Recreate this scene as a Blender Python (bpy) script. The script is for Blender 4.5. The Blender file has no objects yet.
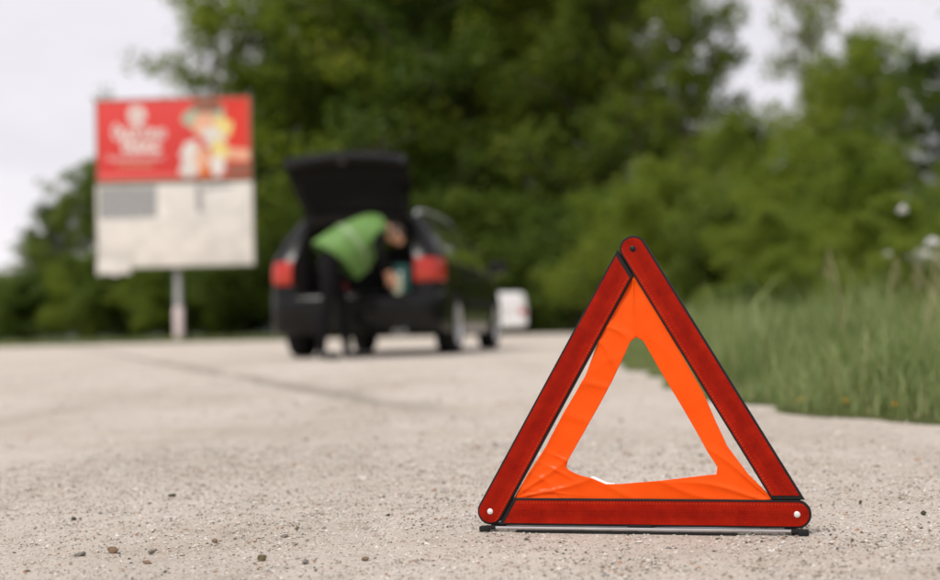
import bpy, bmesh, math, random
import numpy as np
from mathutils import Matrix, Vector

random.seed(7)
RNG = np.random.default_rng(7)
R = math.radians
SC = bpy.context.scene
COL = SC.collection

# ------------------------------------------------------------------ camera
cam = bpy.data.cameras.new('camera')
cam.sensor_width = 36.0
cam.sensor_fit = 'HORIZONTAL'
cam.lens = 50.0
cam.clip_start = 0.05
cam.clip_end = 3000
cam.dof.use_dof = True
cam.dof.focus_distance = 1.645
cam.dof.aperture_fstop = 2.9
co = bpy.data.objects.new('camera', cam)
COL.objects.link(co)
co.matrix_world = (Matrix.Translation((0, 0, 0.26)) @ Matrix.Rotation(R(90 + 1.68), 4, 'X')
                   @ Matrix.Rotation(R(-1.45), 4, 'Z'))
SC.camera = co

# ------------------------------------------------------------------ sky
SUN_EL, SUN_AZ = R(52), R(215)          # azimuth clockwise from +Y (ahead of the camera)
wd = bpy.data.worlds.new('World')
SC.world = wd
wd.use_nodes = True
nt = wd.node_tree
nt.nodes.clear()
wo = nt.nodes.new('ShaderNodeOutputWorld')
bg = nt.nodes.new('ShaderNodeBackground')
bg.inputs['Strength'].default_value = 0.1
sky = nt.nodes.new('ShaderNodeTexSky')
sky.sky_type = 'NISHITA'
sky.sun_disc = False
sky.sun_elevation = SUN_EL
sky.sun_rotation = SUN_AZ
tc = nt.nodes.new('ShaderNodeTexCoord')
mp = nt.nodes.new('ShaderNodeMapping')
mp.inputs['Scale'].default_value = (1.0, 1.0, 3.2)
ns = nt.nodes.new('ShaderNodeTexNoise')
ns.inputs['Scale'].default_value = 3.0
ns.inputs['Detail'].default_value = 5
ns.inputs['Roughness'].default_value = 0.55
cr = nt.nodes.new('ShaderNodeValToRGB')
cr.color_ramp.elements[0].position = 0.30
cr.color_ramp.elements[0].color = (4.45, 4.27, 4.5, 1)
cr.color_ramp.elements[1].position = 0.66
cr.color_ramp.elements[1].color = (5.5, 5.18, 5.45, 1)
mx = nt.nodes.new('ShaderNodeMix')
mx.data_type = 'RGBA'
mx.inputs[0].default_value = 0.93        # closed cloud cover, a little sky colour left
nt.links.new(tc.outputs['Generated'], mp.inputs['Vector'])
nt.links.new(mp.outputs[0], ns.inputs['Vector'])
nt.links.new(ns.outputs[0], cr.inputs[0])
nt.links.new(sky.outputs[0], mx.inputs[6])
nt.links.new(cr.outputs[0], mx.inputs[7])
nt.links.new(mx.outputs[2], bg.inputs['Color'])
nt.links.new(bg.outputs[0], wo.inputs['Surface'])

sun = bpy.data.lights.new('sun', 'SUN')
sun.energy = 1.5
sun.angle = R(20)
sun.color = (1.0, 0.955, 0.88)
so = bpy.data.objects.new('sun', sun)
COL.objects.link(so)
sdir = Vector((math.sin(SUN_AZ) * math.cos(SUN_EL), math.cos(SUN_AZ) * math.cos(SUN_EL), math.sin(SUN_EL)))
so.rotation_euler = sdir.to_track_quat('Z', 'Y').to_euler()
so.location = sdir * 60

SC.view_settings.view_transform = 'Standard'
SC.view_settings.look = 'None'
SC.view_settings.exposure = 0.86
SC.view_settings.gamma = 1.0
SC.view_settings.use_curve_mapping = False
SC.render.engine = 'CYCLES'
SC.cycles.use_denoising = True
SC.cycles.max_bounces = 8
SC.cycles.transparent_max_bounces = 12
SC.cycles.sample_clamp_indirect = 6


# ------------------------------------------------------------------ helpers
def interp(x, xs, ys):
    return float(np.interp(x, xs, ys))


class MB:
    """collects shapes, build() links them as one mesh object"""
    def __init__(self):
        self.v, self.f, self.m = [], [], []

    def add(self, vs, fs, mi=0):
        b = len(self.v)
        self.v += [tuple(float(c) for c in p) for p in vs]
        for f in fs:
            self.f.append(tuple(i + b for i in f))
            self.m.append(mi)

    def grid(self, P, mi=0, flip=False):
        n, m = len(P), len(P[0])
        vs = [p for row in P for p in row]
        fs = []
        for i in range(n - 1):
            for j in range(m - 1):
                q = (i * m + j, i * m + j + 1, (i + 1) * m + j + 1, (i + 1) * m + j)
                fs.append(q[::-1] if flip else q)
        self.add(vs, fs, mi)

    def box(self, c, s, mi=0, rot=None, bev=0.0):
        bm = bmesh.new()
        bmesh.ops.create_cube(bm, size=1.0)
        for v in bm.verts:
            v.co = Vector((v.co.x * s[0], v.co.y * s[1], v.co.z * s[2]))
        if bev > 0:
            bmesh.ops.bevel(bm, geom=list(bm.edges), offset=bev, segments=2, affect='EDGES', profile=0.6)
        M = Matrix.Translation(c) @ (rot.to_4x4() if rot is not None else Matrix.Identity(4))
        bm.verts.index_update()
        self.add([M @ v.co for v in bm.verts], [[v.index for v in f.verts] for f in bm.faces], mi)
        bm.free()

    def prism(self, pts, y0, y1, mi=0, ch=0.0):
        """outline in (x,z), counter-clockwise seen from -y; front at y0 (towards -y), back at y1"""
        n = len(pts)
        cx = sum(p[0] for p in pts) / n
        cz = sum(p[1] for p in pts) / n
        if ch > 0:
            ins = []
            for i in range(n):
                a, b, c = pts[i - 1], pts[i], pts[(i + 1) % n]
                t1 = Vector((b[0] - a[0], b[1] - a[1])).normalized()
                t2 = Vector((c[0] - b[0], c[1] - b[1])).normalized()
                nn = Vector((-(t1.y + t2.y), t1.x + t2.x))
                nn = nn.normalized() / max(0.45, math.sqrt(max(0.01, (1 + t1.dot(t2)) / 2)))
                ins.append((b[0] + nn.x * ch, b[1] + nn.y * ch))
            vs = [(p[0], y0, p[1]) for p in ins] + [(p[0], y0 + ch, p[1]) for p in pts] + [(p[0], y1, p[1]) for p in pts]
            L = 3
        else:
            vs = [(p[0], y0, p[1]) for p in pts] + [(p[0], y1, p[1]) for p in pts]
            L = 2
        fs = [tuple(range(n)), tuple(range(L * n - 1, (L - 1) * n - 1, -1))]
        for l in range(L - 1):
            for i in range(n):
                j = (i + 1) % n
                fs.append((l * n + j, l * n + i, (l + 1) * n + i, (l + 1) * n + j))
        self.add(vs, fs, mi)

    def tube(self, pts, rad, k=8, mi=0, cap=True):
        pts = [Vector(p) for p in pts]
        n = len(pts)
        if not hasattr(rad, '__len__'):
            rad = [rad] * n
        up = None
        rings = []
        for i in range(n):
            t = (pts[min(i + 1, n - 1)] - pts[max(i - 1, 0)]).normalized()
            if up is None:
                up = t.orthogonal().normalized()
            up = (up - t * up.dot(t))
            up = up.normalized() if up.length > 1e-6 else t.orthogonal().normalized()
            s = t.cross(up)
            rings.append([pts[i] + (up * math.cos(2 * math.pi * j / k) + s * math.sin(2 * math.pi * j / k)) * rad[i]
                          for j in range(k)])
        b = len(self.v)
        vs = [p for r_ in rings for p in r_]
        fs = []
        for i in range(n - 1):
            for j in range(k):
                j2 = (j + 1) % k
                fs.append((i * k + j, i * k + j2, (i + 1) * k + j2, (i + 1) * k + j))
        if cap:
            fs.append(tuple(range(k))[::-1])
            fs.append(tuple((n - 1) * k + j for j in range(k)))
        self.add(vs, fs, mi)

    def lathe(self, prof, k=24, mi=0, axis='Y', c=(0, 0, 0)):
        """prof: list of (along axis, radius)"""
        vs, fs = [], []
        for a, r_ in prof:
            for j in range(k):
                w = 2 * math.pi * j / k
                p = {'Y': (r_ * math.cos(w), a, r_ * math.sin(w)), 'Z': (r_ * math.cos(w), r_ * math.sin(w), a),
                     'X': (a, r_ * math.cos(w), r_ * math.sin(w))}[axis]
                vs.append((p[0] + c[0], p[1] + c[1], p[2] + c[2]))
        for i in range(len(prof) - 1):
            for j in range(k):
                j2 = (j + 1) % k
                fs.append((i * k + j, (i + 1) * k + j, (i + 1) * k + j2, i * k + j2))
        self.add(vs, fs, mi)

    def blob(self, c, r, seed=0, amp=0.2, sub=2, mi=0):
        rn = random.Random(seed)
        bm = bmesh.new()
        bmesh.ops.create_icosphere(bm, subdivisions=sub, radius=1.0)
        ph = [(rn.uniform(-3, 3), rn.uniform(-3, 3), rn.uniform(-3, 3), rn.uniform(0, 6)) for _ in range(4)]
        for v in bm.verts:
            d = sum(math.sin(v.co.x * a + v.co.y * b + v.co.z * e + f) for a, b, e, f in ph) / 4
            v.co = v.co * (1 + amp * d)
        bm.verts.index_update()
        self.add([(c[0] + v.co.x * r[0], c[1] + v.co.y * r[1], c[2] + v.co.z * r[2]) for v in bm.verts],
                 [[v.index for v in f.verts] for f in bm.faces], mi)
        bm.free()

    def mesh(self, name, mats, smooth=True, angle=None):
        me = bpy.data.meshes.new(name)
        me.from_pydata(self.v, [], self.f)
        for m in (mats if isinstance(mats, (list, tuple)) else [mats]):
            me.materials.append(m)
        me.polygons.foreach_set('material_index', self.m)
        me.polygons.foreach_set('use_smooth', [smooth] * len(self.f))
        if smooth and angle is not None:
            try:
                me.set_sharp_from_angle(angle=R(angle))
            except Exception:
                pass
        me.update()
        return me

    def build(self, name, mats, parent=None, smooth=True, angle=35, fix=False):
        me = self.mesh(name, mats, smooth, angle)
        if fix:
            bm = bmesh.new(); bm.from_mesh(me)
            bmesh.ops.recalc_face_normals(bm, faces=bm.faces)
            bm.to_mesh(me); bm.free()
        o = bpy.data.objects.new(name, me)
        COL.objects.link(o)
        if parent is not None:
            o.parent = parent
        return o


def np_mesh(name, V, F, mat, smooth=False):
    """fast mesh from numpy arrays; F is (n,3) or (n,4)"""
    me = bpy.data.meshes.new(name)
    V = np.asarray(V, np.float32); F = np.asarray(F, np.int32)
    k = F.shape[1]
    me.vertices.add(len(V)); me.vertices.foreach_set('co', V.ravel())
    me.loops.add(F.size); me.loops.foreach_set('vertex_index', F.ravel())
    me.polygons.add(len(F))
    me.polygons.foreach_set('loop_start', np.arange(len(F), dtype=np.int32) * k)
    me.polygons.foreach_set('loop_total', np.full(len(F), k, np.int32))
    me.polygons.foreach_set('use_smooth', np.full(len(F), smooth))
    me.materials.append(mat)
    me.update(calc_edges=True)
    return me


def link(name, me, parent=None):
    o = bpy.data.objects.new(name, me)
    COL.objects.link(o)
    if parent is not None:
        o.parent = parent
    return o


def tag(o, label=None, cat=None, group=None, kind=None):
    if label: o['label'] = label
    if cat: o['category'] = cat
    if group: o['group'] = group
    if kind: o['kind'] = kind
    return o


def empty(name, loc=(0, 0, 0), rz=0.0):
    o = bpy.data.objects.new(name, None)
    o.empty_display_size = 0.2
    COL.objects.link(o)
    o.location = loc
    o.rotation_euler = (0, 0, rz)
    return o


def copy_tree(o, parent=None):
    c = o.copy()
    COL.objects.link(c)
    c.parent = parent
    for ch in list(o.children):
        copy_tree(ch, c)
    return c


def fbm(X, Y, scale, octs, seed):
    """value noise in -1..1"""
    r_ = np.random.default_rng(seed)
    out = np.zeros_like(X)
    amp, tot = 1.0, 0.0
    for o_ in range(octs):
        T = r_.random((256, 256)) * 2 - 1
        x = X * scale + 37.1 * o_ + 1000; y = Y * scale + 11.7 * o_ + 1000
        xi = np.floor(x).astype(int); yi = np.floor(y).astype(int)
        fx = x - xi; fy = y - yi
        fx = fx * fx * (3 - 2 * fx); fy = fy * fy * (3 - 2 * fy)
        a = T[xi % 256, yi % 256]; b = T[(xi + 1) % 256, yi % 256]
        c = T[xi % 256, (yi + 1) % 256]; d = T[(xi + 1) % 256, (yi + 1) % 256]
        out += amp * ((a * (1 - fx) + b * fx) * (1 - fy) + (c * (1 - fx) + d * fx) * fy)
        tot += amp; amp *= 0.5; scale *= 2.03
    return out / tot


# ------------------------------------------------------------------ materials
MATS = {}


class NT:
    def __init__(self, name):
        self.mat = bpy.data.materials.new(name)
        self.mat.use_nodes = True
        self.t = self.mat.node_tree
        self.b = self.t.nodes['Principled BSDF']
        self.out = self.t.nodes['Material Output']

    def n(self, typ, **kw):
        nd = self.t.nodes.new('ShaderNode' + typ)
        for k, v in kw.items():
            if k in nd.inputs.keys():
                nd.inputs[k].default_value = v
            else:
                setattr(nd, k, v)
        return nd

    def l(self, a, b):
        self.t.links.new(a, b)

    def ramp(self, src, stops, interp_='LINEAR'):
        r_ = self.n('ValToRGB')
        r_.color_ramp.interpolation = interp_
        e = r_.color_ramp.elements
        while len(e) < len(stops):
            e.new(0.5)
        for el, (p, c) in zip(e, stops):
            el.position = p
            el.color = (*c, 1) if len(c) == 3 else c
        self.l(src, r_.inputs[0])
        return r_.outputs[0]

    def mix(self, fac, a, b, mode='MIX'):
        m = self.n('Mix', data_type='RGBA', blend_type=mode)
        for sock, val in ((0, fac), (6, a), (7, b)):
            if isinstance(val, (int, float)):
                m.inputs[sock].default_value = val
            elif isinstance(val, tuple):
                m.inputs[sock].default_value = (*val, 1) if len(val) == 3 else val
            else:
                self.l(val, m.inputs[sock])
        return m.outputs[2]

    def math(self, op, a, b=0.0, c=0.0):
        m = self.n('Math', operation=op)
        for i, val in enumerate((a, b, c)):
            if isinstance(val, (int, float)):
                m.inputs[i].default_value = val
            else:
                self.l(val, m.inputs[i])
        return m.outputs[0]

    def obj(self):
        return self.n('TexCoord').outputs['Object']

    def bump(self, h, strength=0.3, dist=0.01):
        bp = self.n('Bump', Strength=strength, Distance=dist)
        self.l(h, bp.inputs['Height'])
        self.l(bp.outputs[0], self.b.inputs['Normal'])
        return bp

    def set(self, **kw):
        for k, v in kw.items():
            self.b.inputs[k.replace('_', ' ')].default_value = (*v, 1) if isinstance(v, tuple) and len(v) == 3 else v
        return self


def simple(name, col, rough=0.5, metal=0.0, coat=0.0, spec=0.5, var=0.12, scale=20.0, bump=0.0):
    m = NT(name)
    m.set(Roughness=rough, Metallic=metal, Coat_Weight=coat, Specular_IOR_Level=spec)
    nz = m.n('TexNoise', Scale=scale, Detail=4.0)
    m.l(m.obj(), nz.inputs['Vector'])
    c = m.ramp(nz.outputs[0], [(0.3, tuple(x * (1 - var) for x in col)), (0.7, tuple(min(1, x * (1 + var)) for x in col))])
    m.l(c, m.b.inputs['Base Color'])
    if bump:
        m.bump(nz.outputs[0], bump, 0.005)
    MATS[name] = m.mat
    return m.mat


# --- gravel
m = NT('gravel')
oc = m.obj()
n1 = m.n('TexNoise', Scale=1.3, Detail=5.0, Roughness=0.6); m.l(oc, n1.inputs['Vector'])
n2 = m.n('TexNoise', Scale=14.0, Detail=5.0, Roughness=0.65); m.l(oc, n2.inputs['Vector'])
n3 = m.n('TexNoise', Scale=260.0, Detail=4.0, Roughness=0.7); m.l(oc, n3.inputs['Vector'])
base = m.ramp(n1.outputs[0], [(0.28, (0.455, 0.395, 0.325)), (0.48, (0.545, 0.488, 0.424)), (0.72, (0.595, 0.540, 0.476))])
base = m.mix(m.math('MULTIPLY', m.ramp(n2.outputs[0], [(0.52, (0, 0, 0)), (0.80, (1, 1, 1))]), 0.62), base, (0.27, 0.23, 0.165))
# broad wear: old tyre lanes and darker damp patches
mpw = m.n('Mapping'); mpw.inputs['Rotation'].default_value = (0, 0, R(16)); mpw.inputs['Scale'].default_value = (1.5, 0.16, 1.0); m.l(oc, mpw.inputs['Vector'])
nwr = m.n('TexNoise', Scale=1.0, Detail=5.0, Roughness=0.6); m.l(mpw.outputs[0], nwr.inputs['Vector'])
base = m.mix(m.math('MULTIPLY', m.ramp(nwr.outputs[0], [(0.50, (0, 0, 0)), (0.68, (1, 1, 1))]), 0.42), base, (0.32, 0.275, 0.215))
npt = m.n('TexNoise', Scale=0.45, Detail=6.0, Roughness=0.62); m.l(oc, npt.inputs['Vector'])
base = m.mix(m.math('MULTIPLY', m.ramp(npt.outputs[0], [(0.56, (0, 0, 0)), (0.66, (1, 1, 1))]), 0.25), base, (0.34, 0.30, 0.25))
grain = m.ramp(n3.outputs[0], [(0.30, (0.58, 0.56, 0.53)), (0.42, (0.98, 0.98, 0.98)), (0.60, (1.06, 1.06, 1.06)), (0.72, (1.22, 1.22, 1.22))])
base = m.mix(1.0, base, grain, 'MULTIPLY')
# scattered coloured grains
vo = m.n('TexVoronoi', Scale=240.0, Randomness=1.0); m.l(oc, vo.inputs['Vector'])
sep = m.n('SeparateColor'); m.l(vo.outputs['Color'], sep.inputs[0])
pick = m.math('GREATER_THAN', sep.outputs[0], 0.74)
near = m.math('LESS_THAN', vo.outputs['Distance'], 0.42)
pm = m.math('MULTIPLY', pick, near)
gc = m.ramp(sep.outputs[1], [(0.0, (0.10, 0.085, 0.065)), (0.35, (0.20, 0.15, 0.11)), (0.6, (0.33, 0.19, 0.12)), (0.75, (0.20, 0.20, 0.20)), (0.9, (0.62, 0.58, 0.54))], 'CONSTANT')
base = m.mix(m.math('MULTIPLY', pm, 0.8), base, gc)
# the long dirty seam that runs diagonally over the lot: distance from a straight line
sx = m.n('SeparateXYZ'); m.l(oc, sx.inputs[0])
nw = m.n('TexNoise', Scale=0.9, Detail=3.0); m.l(oc, nw.inputs['Vector'])
# line through (-0.26,4.665) and (-8.2,28.1): normal (0.947,0.321)
ln = m.math('ADD', m.math('MULTIPLY', sx.outputs[0], 0.947), m.math('MULTIPLY', sx.outputs[1], 0.321))
ln = m.math('SUBTRACT', ln, 1.251)
ln = m.math('ADD', ln, m.math('MULTIPLY', m.math('SUBTRACT', nw.outputs[0], 0.5), 0.35))
ln = m.math('ABSOLUTE', ln)
seam = m.ramp(ln, [(0.01, (1, 1, 1)), (0.15, (0, 0, 0))])
sy = m.ramp(m.math('DIVIDE', sx.outputs[1], 30.0), [(0.12, (0, 0, 0)), (0.17, (1, 1, 1))])
seam = m.math('MULTIPLY', m.math('MULTIPLY', seam, sy), 0.6)
base = m.mix(seam, base, (0.17, 0.145, 0.115))
m.l(base, m.b.inputs['Base Color'])
m.set(Roughness=0.95, Specular_IOR_Level=0.2)
hh = m.math('ADD', m.math('MULTIPLY', n3.outputs[0], 1.0), m.math('MULTIPLY', n2.outputs[0], 0.8))
m.bump(hh, 0.8, 0.005)
GRAVEL = m.mat

# --- soil / ground below grass
m = NT('soil')
oc = m.obj()
n1 = m.n('TexNoise', Scale=0.8, Detail=6.0); m.l(oc, n1.inputs['Vector'])
m.l(m.ramp(n1.outputs[0], [(0.3, (0.045, 0.055, 0.018)), (0.55, (0.075, 0.085, 0.028)), (0.75, (0.15, 0.13, 0.075))]), m.b.inputs['Base Color'])
m.set(Roughness=0.95, Specular_IOR_Level=0.1)
SOIL = m.mat


def leafmat(name, stops, trans=0.35, rough=0.55, tint=(1.2, 1.25, 0.7)):
    m = NT(name)
    g = m.n('NewGeometry')
    oi = m.n('ObjectInfo')
    n1 = m.n('TexNoise', Scale=0.5, Detail=3.0)
    m.l(m.obj(), n1.inputs['Vector'])
    f = m.math('ADD', m.math('MULTIPLY', g.outputs['Random Per Island'], 0.45), m.math('MULTIPLY', oi.outputs['Random'], 0.22))
    f = m.math('ADD', f, m.math('MULTIPLY', n1.outputs[0], 0.40))
    c = m.ramp(f, stops)
    m.l(c, m.b.inputs['Base Color'])
    m.set(Roughness=rough, Specular_IOR_Level=0.25)
    tr = m.n('BsdfTranslucent')
    m.l(m.mix(1.0, c, tint, 'MULTIPLY'), tr.inputs['Color'])
    mx_ = m.n('MixShader'); mx_.inputs[0].default_value = trans
    m.l(m.b.outputs[0], mx_.inputs[1]); m.l(tr.outputs[0], mx_.inputs[2])
    m.l(mx_.outputs[0], m.out.inputs['Surface'])
    return m.mat


LEAF = leafmat('leaf', [(0.15, (0.082, 0.134, 0.020)), (0.5, (0.160, 0.218, 0.028)), (0.85, (0.280, 0.295, 0.040))], 0.5)
LEAF_D = leafmat('dark_leaf', [(0.15, (0.048, 0.088, 0.017)), (0.5, (0.092, 0.145, 0.024)), (0.85, (0.170, 0.205, 0.032))], 0.45)
GRASSM = leafmat('grass_blade', [(0.15, (0.10, 0.155, 0.056)), (0.5, (0.180, 0.240, 0.088)), (0.80, (0.31, 0.35, 0.16)), (0.95, (0.46, 0.43, 0.26))], 0.38)
STRAW = leafmat('straw', [(0.2, (0.28, 0.27, 0.13)), (0.8, (0.42, 0.39, 0.22))], 0.3)
WHITE_TUFT = leafmat('tufts', [(0.2, (0.86, 0.84, 0.84)), (0.8, (0.92, 0.90, 0.90))], 0.4, tint=(1.0, 1.0, 1.0))
BARK = simple('bark', (0.085, 0.068, 0.050), 0.9, var=0.4, scale=9, bump=0.6)

# --- pebbles: one colour per stone
m = NT('pebble')
g = m.n('NewGeometry')
oi = m.n('ObjectInfo')
fr = m.math('FRACT', m.math('ADD', g.outputs['Random Per Island'], oi.outputs['Random']))
nz = m.n('TexNoise', Scale=320.0, Detail=4.0); m.l(m.obj(), nz.inputs['Vector'])
c = m.ramp(fr, [(0.0, (0.48, 0.435, 0.375)), (0.36, (0.64, 0.60, 0.55)), (0.66, (0.33, 0.285, 0.23)), (0.76, (0.19, 0.145, 0.10)), (0.84, (0.36, 0.21, 0.13)), (0.90, (0.20, 0.20, 0.195)), (0.95, (0.08, 0.072, 0.05))], 'CONSTANT')
c = m.mix(1.0, c, m.ramp(nz.outputs[0], [(0.3, (0.7, 0.7, 0.7)), (0.7, (1.15, 1.15, 1.15))]), 'MULTIPLY')
m.l(c, m.b.inputs['Base Color'])
m.set(Roughness=0.85, Specular_IOR_Level=0.25)
m.bump(nz.outputs[0], 0.5, 0.001)
PEBBLE = m.mat


def stonemat(name, col):
    return simple(name, col, 0.85, var=0.35, scale=160, bump=0.6, spec=0.2)


ST_BROWN = stonemat('stone_brown', (0.19, 0.125, 0.08))
ST_DARK = stonemat('stone_dark', (0.05, 0.047, 0.03))
ST_GREY = stonemat('stone_grey', (0.16, 0.15, 0.13))
ST_OLIVE = stonemat('stone_olive', (0.12, 0.10, 0.05))

# --- warning triangle
BLACKP = simple('black_plastic', (0.008, 0.0075, 0.0075), 0.5, var=0.3, scale=60, spec=0.25)
RUBBER = simple('rubber', (0.012, 0.012, 0.012), 0.75, var=0.3, scale=80, spec=0.25)
STEEL = simple('steel', (0.62, 0.61, 0.60), 0.28, metal=0.9, var=0.08, scale=40)
RIVET = simple('rivet_alloy', (0.72, 0.71, 0.69), 0.38, metal=0.35, var=0.08, scale=300)
m = NT('red_reflector')
oc = m.obj()                                     # x runs along the arm, z across it
wv = m.n('TexVoronoi', Scale=480.0, Randomness=0.0); m.l(oc, wv.inputs['Vector'])
nz = m.n('TexNoise', Scale=38.0, Detail=5.0, Roughness=0.6); m.l(oc, nz.inputs['Vector'])
sp = m.n('SeparateXYZ'); m.l(oc, sp.inputs[0])
cell = m.ramp(wv.outputs['Distance'], [(0.10, (0.44, 0.015, 0.003)), (0.60, (0.19, 0.004, 0.0012))])
c = m.mix(m.ramp(nz.outputs[0], [(0.38, (0, 0, 0)), (0.78, (0.35, 0.35, 0.35))]), cell, (0.46, 0.022, 0.004))
# moulded bands along the strip and the row of small teeth near its inner edge
zt = m.math('ABSOLUTE', m.math('ADD', sp.outputs[2], 0.0015))
band = m.ramp(m.math('MULTIPLY', zt, 100.0), [(0.0, (0.90, 0.90, 0.90)), (0.30, (0.88, 0.88, 0.88)), (0.55, (1.0, 1.0, 1.0)), (1.0, (1.1, 1.1, 1.1))])
c = m.mix(1.0, c, band, 'MULTIPLY')
tooth = m.math('GREATER_THAN', m.math('SINE', m.math('MULTIPLY', sp.outputs[0], 2 * math.pi / 0.0040)), 0.0)
rowm = m.math('MULTIPLY', m.math('GREATER_THAN', sp.outputs[2], 0.0104), m.math('LESS_THAN', sp.outputs[2], 0.0128))
c = m.mix(m.math('MULTIPLY', m.math('MULTIPLY', tooth, rowm), 0.2), c, (0.70, 0.09, 0.02))
nz2 = m.n('TexNoise', Scale=700.0, Detail=3.0); m.l(oc, nz2.inputs['Vector'])
nz3 = m.n('TexNoise', Scale=120.0, Detail=6.0, Roughness=0.8); m.l(oc, nz3.inputs['Vector'])
c = m.mix(1.0, c, m.ramp(nz3.outputs[0], [(0.34, (0.86, 0.86, 0.86)), (0.52, (1, 1, 1)), (0.70, (1.14, 1.14, 1.14))]), 'MULTIPLY')
spk = m.ramp(nz2.outputs[0], [(0.68, (0, 0, 0)), (0.76, (0.45, 0.45, 0.45))])  # sparse pale specks: light scratches and glints put into the colour
c = m.mix(spk, c, (0.60, 0.24, 0.15))
m.l(c, m.b.inputs['Base Color'])
m.set(Roughness=0.32, Specular_IOR_Level=0.07)
m.bump(wv.outputs['Distance'], 0.5, 0.0008)
REDREF = m.mat
m = NT('orange_foil')
nz = m.n('TexNoise', Scale=30.0, Detail=4.0); m.l(m.obj(), nz.inputs['Vector'])
c = m.ramp(nz.outputs[0], [(0.3, (0.98, 0.128, 0.004)), (0.7, (1.0, 0.150, 0.008))])
m.l(c, m.b.inputs['Base Color'])
m.set(Roughness=0.33, Specular_IOR_Level=0.2)
tr = m.n('BsdfTranslucent'); m.l(c, tr.inputs['Color'])
ms = m.n('MixShader'); ms.inputs[0].default_value = 0.42
m.l(m.b.outputs[0], ms.inputs[1]); m.l(tr.outputs[0], ms.inputs[2]); m.l(ms.outputs[0], m.out.inputs['Surface'])
m.bump(nz.outputs[0], 0.06, 0.002)
FOIL = m.mat
PALEFOIL = simple('pale_foil_back', (0.80, 0.70, 0.68), 0.5)

# --- car and others
PAINT = simple('black_paint', (0.006, 0.006, 0.006), 0.2, coat=0.12, var=0.25, scale=5, spec=0.2)
TRIM = simple('dark_trim', (0.009, 0.008, 0.008), 0.7, var=0.25, scale=40, spec=0.15)
TRIMG = simple('grey_trim', (0.035, 0.031, 0.029), 0.55, var=0.15, scale=40)
CARPET = simple('carpet', (0.010, 0.0095, 0.0095), 0.95, var=0.35, scale=120)
CHROME = simple('chrome', (0.80, 0.80, 0.80), 0.14, metal=1.0, var=0.03)
ALU = simple('brushed_alloy', (0.66, 0.66, 0.67), 0.30, metal=0.9, var=0.06)
TAIL = simple('tail_lens', (0.44, 0.020, 0.008), 0.3, coat=0.1, var=0.25, scale=60)
TAILO = simple('amber_lens', (0.47, 0.04, 0.014), 0.3, coat=0.1, var=0.2, scale=60)
CLEAR = simple('clear_lens', (0.62, 0.63, 0.65), 0.15, coat=0.8, var=0.1, scale=60)
WHITEP = simple('white_paint', (0.78, 0.77, 0.78), 0.35, coat=0.5, var=0.03, scale=3)
PLATE = simple('plate_white', (0.62, 0.62, 0.60), 0.5, var=0.1)
m = NT('tinted_glass')
gl = m.n('BsdfGlossy', Roughness=0.03); gl.inputs['Color'].default_value = (1, 1, 1, 1)
tp = m.n('BsdfTransparent'); tp.inputs['Color'].default_value = (0.22, 0.24, 0.23, 1)
fr = m.n('Fresnel', IOR=1.38)
ms = m.n('MixShader')
m.l(fr.outputs[0], ms.inputs[0]); m.l(tp.outputs[0], ms.inputs[1]); m.l(gl.outputs[0], ms.inputs[2])
m.l(ms.outputs[0], m.out.inputs['Surface'])
GLASS = m.mat
PRIVACY = simple('privacy_glass', (0.006, 0.006, 0.006), 0.25, spec=0.12, var=0.1)

VEST = simple('hi_vis_green', (0.105, 0.225, 0.045), 0.6, var=0.12, scale=14)
VESTB = simple('reflective_band', (0.19, 0.29, 0.13), 0.5, var=0.12, scale=60)
CLOTH = simple('black_cloth', (0.008, 0.0075, 0.008), 0.95, var=0.35, scale=50, spec=0.1)
SKIN = simple('skin', (0.58, 0.31, 0.19), 0.5, var=0.1, scale=30)
HAIR = simple('hair', (0.055, 0.032, 0.018), 0.6, var=0.4, scale=120)
SHOE = simple('shoe', (0.02, 0.02, 0.02), 0.5, var=0.3, scale=60)

# ================================================================== THE SETTING
# ground under everything
V = [(-700, -60, -0.10), (700, -60, -0.10), (700, 1200, -0.10), (-700, 1200, -0.10)]
g = MB(); g.add(V, [(0, 1, 2, 3)])
tag(g.build('ground', SOIL), kind='structure')

# gravel lot: one sheet, dense where the camera sees its grain
EDGE_Y = [-3.0, 1.5, 2.6, 3.135, 3.43, 3.74, 4.5, 7.1, 13.6, 20, 30, 44, 60]
EDGE_X = [1.9, 1.55, 1.30, 1.117, 0.987, 0.83, 0.79, 0.91, 1.34, 1.9, 3.0, 5.0, 9.0]


def edge_x(y):
    return np.interp(y, EDGE_Y, EDGE_X)


xs = np.concatenate([np.linspace(-60, -12, 13), np.linspace(-11, -3, 17), np.linspace(-2.8, -1.05, 22),
                     np.arange(-1.0, 1.0, 0.0065), np.linspace(1.02, 3.0, 26), np.linspace(3.5, 14, 12)])
ys = np.concatenate([np.linspace(-12, 0.6, 14), np.linspace(0.7, 1.2, 14), np.arange(1.215, 2.7, 0.0065),
                     2.7 * np.exp(np.linspace(0.006, math.log(50 / 2.7), 170))])
X, Y = np.meshgrid(xs, ys, indexing='ij')
Z = 0.0035 * fbm(X, Y, 5.0, 3, 1) + 0.0016 * fbm(X, Y, 45.0, 3, 2) * (np.abs(X) < 1.3) * (Y < 4)
Z += 0.006 * fbm(X, Y, 0.9, 3, 3) * np.clip((Y - 2.2) / 2, 0, 1) * np.clip((11.2 - Y) / 1.5, 0, 1)
Z *= 1.0 - 0.9 * np.exp(-(((X - 0.2) / 0.32) ** 2 + ((Y - 1.6) / 0.16) ** 2))
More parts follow.
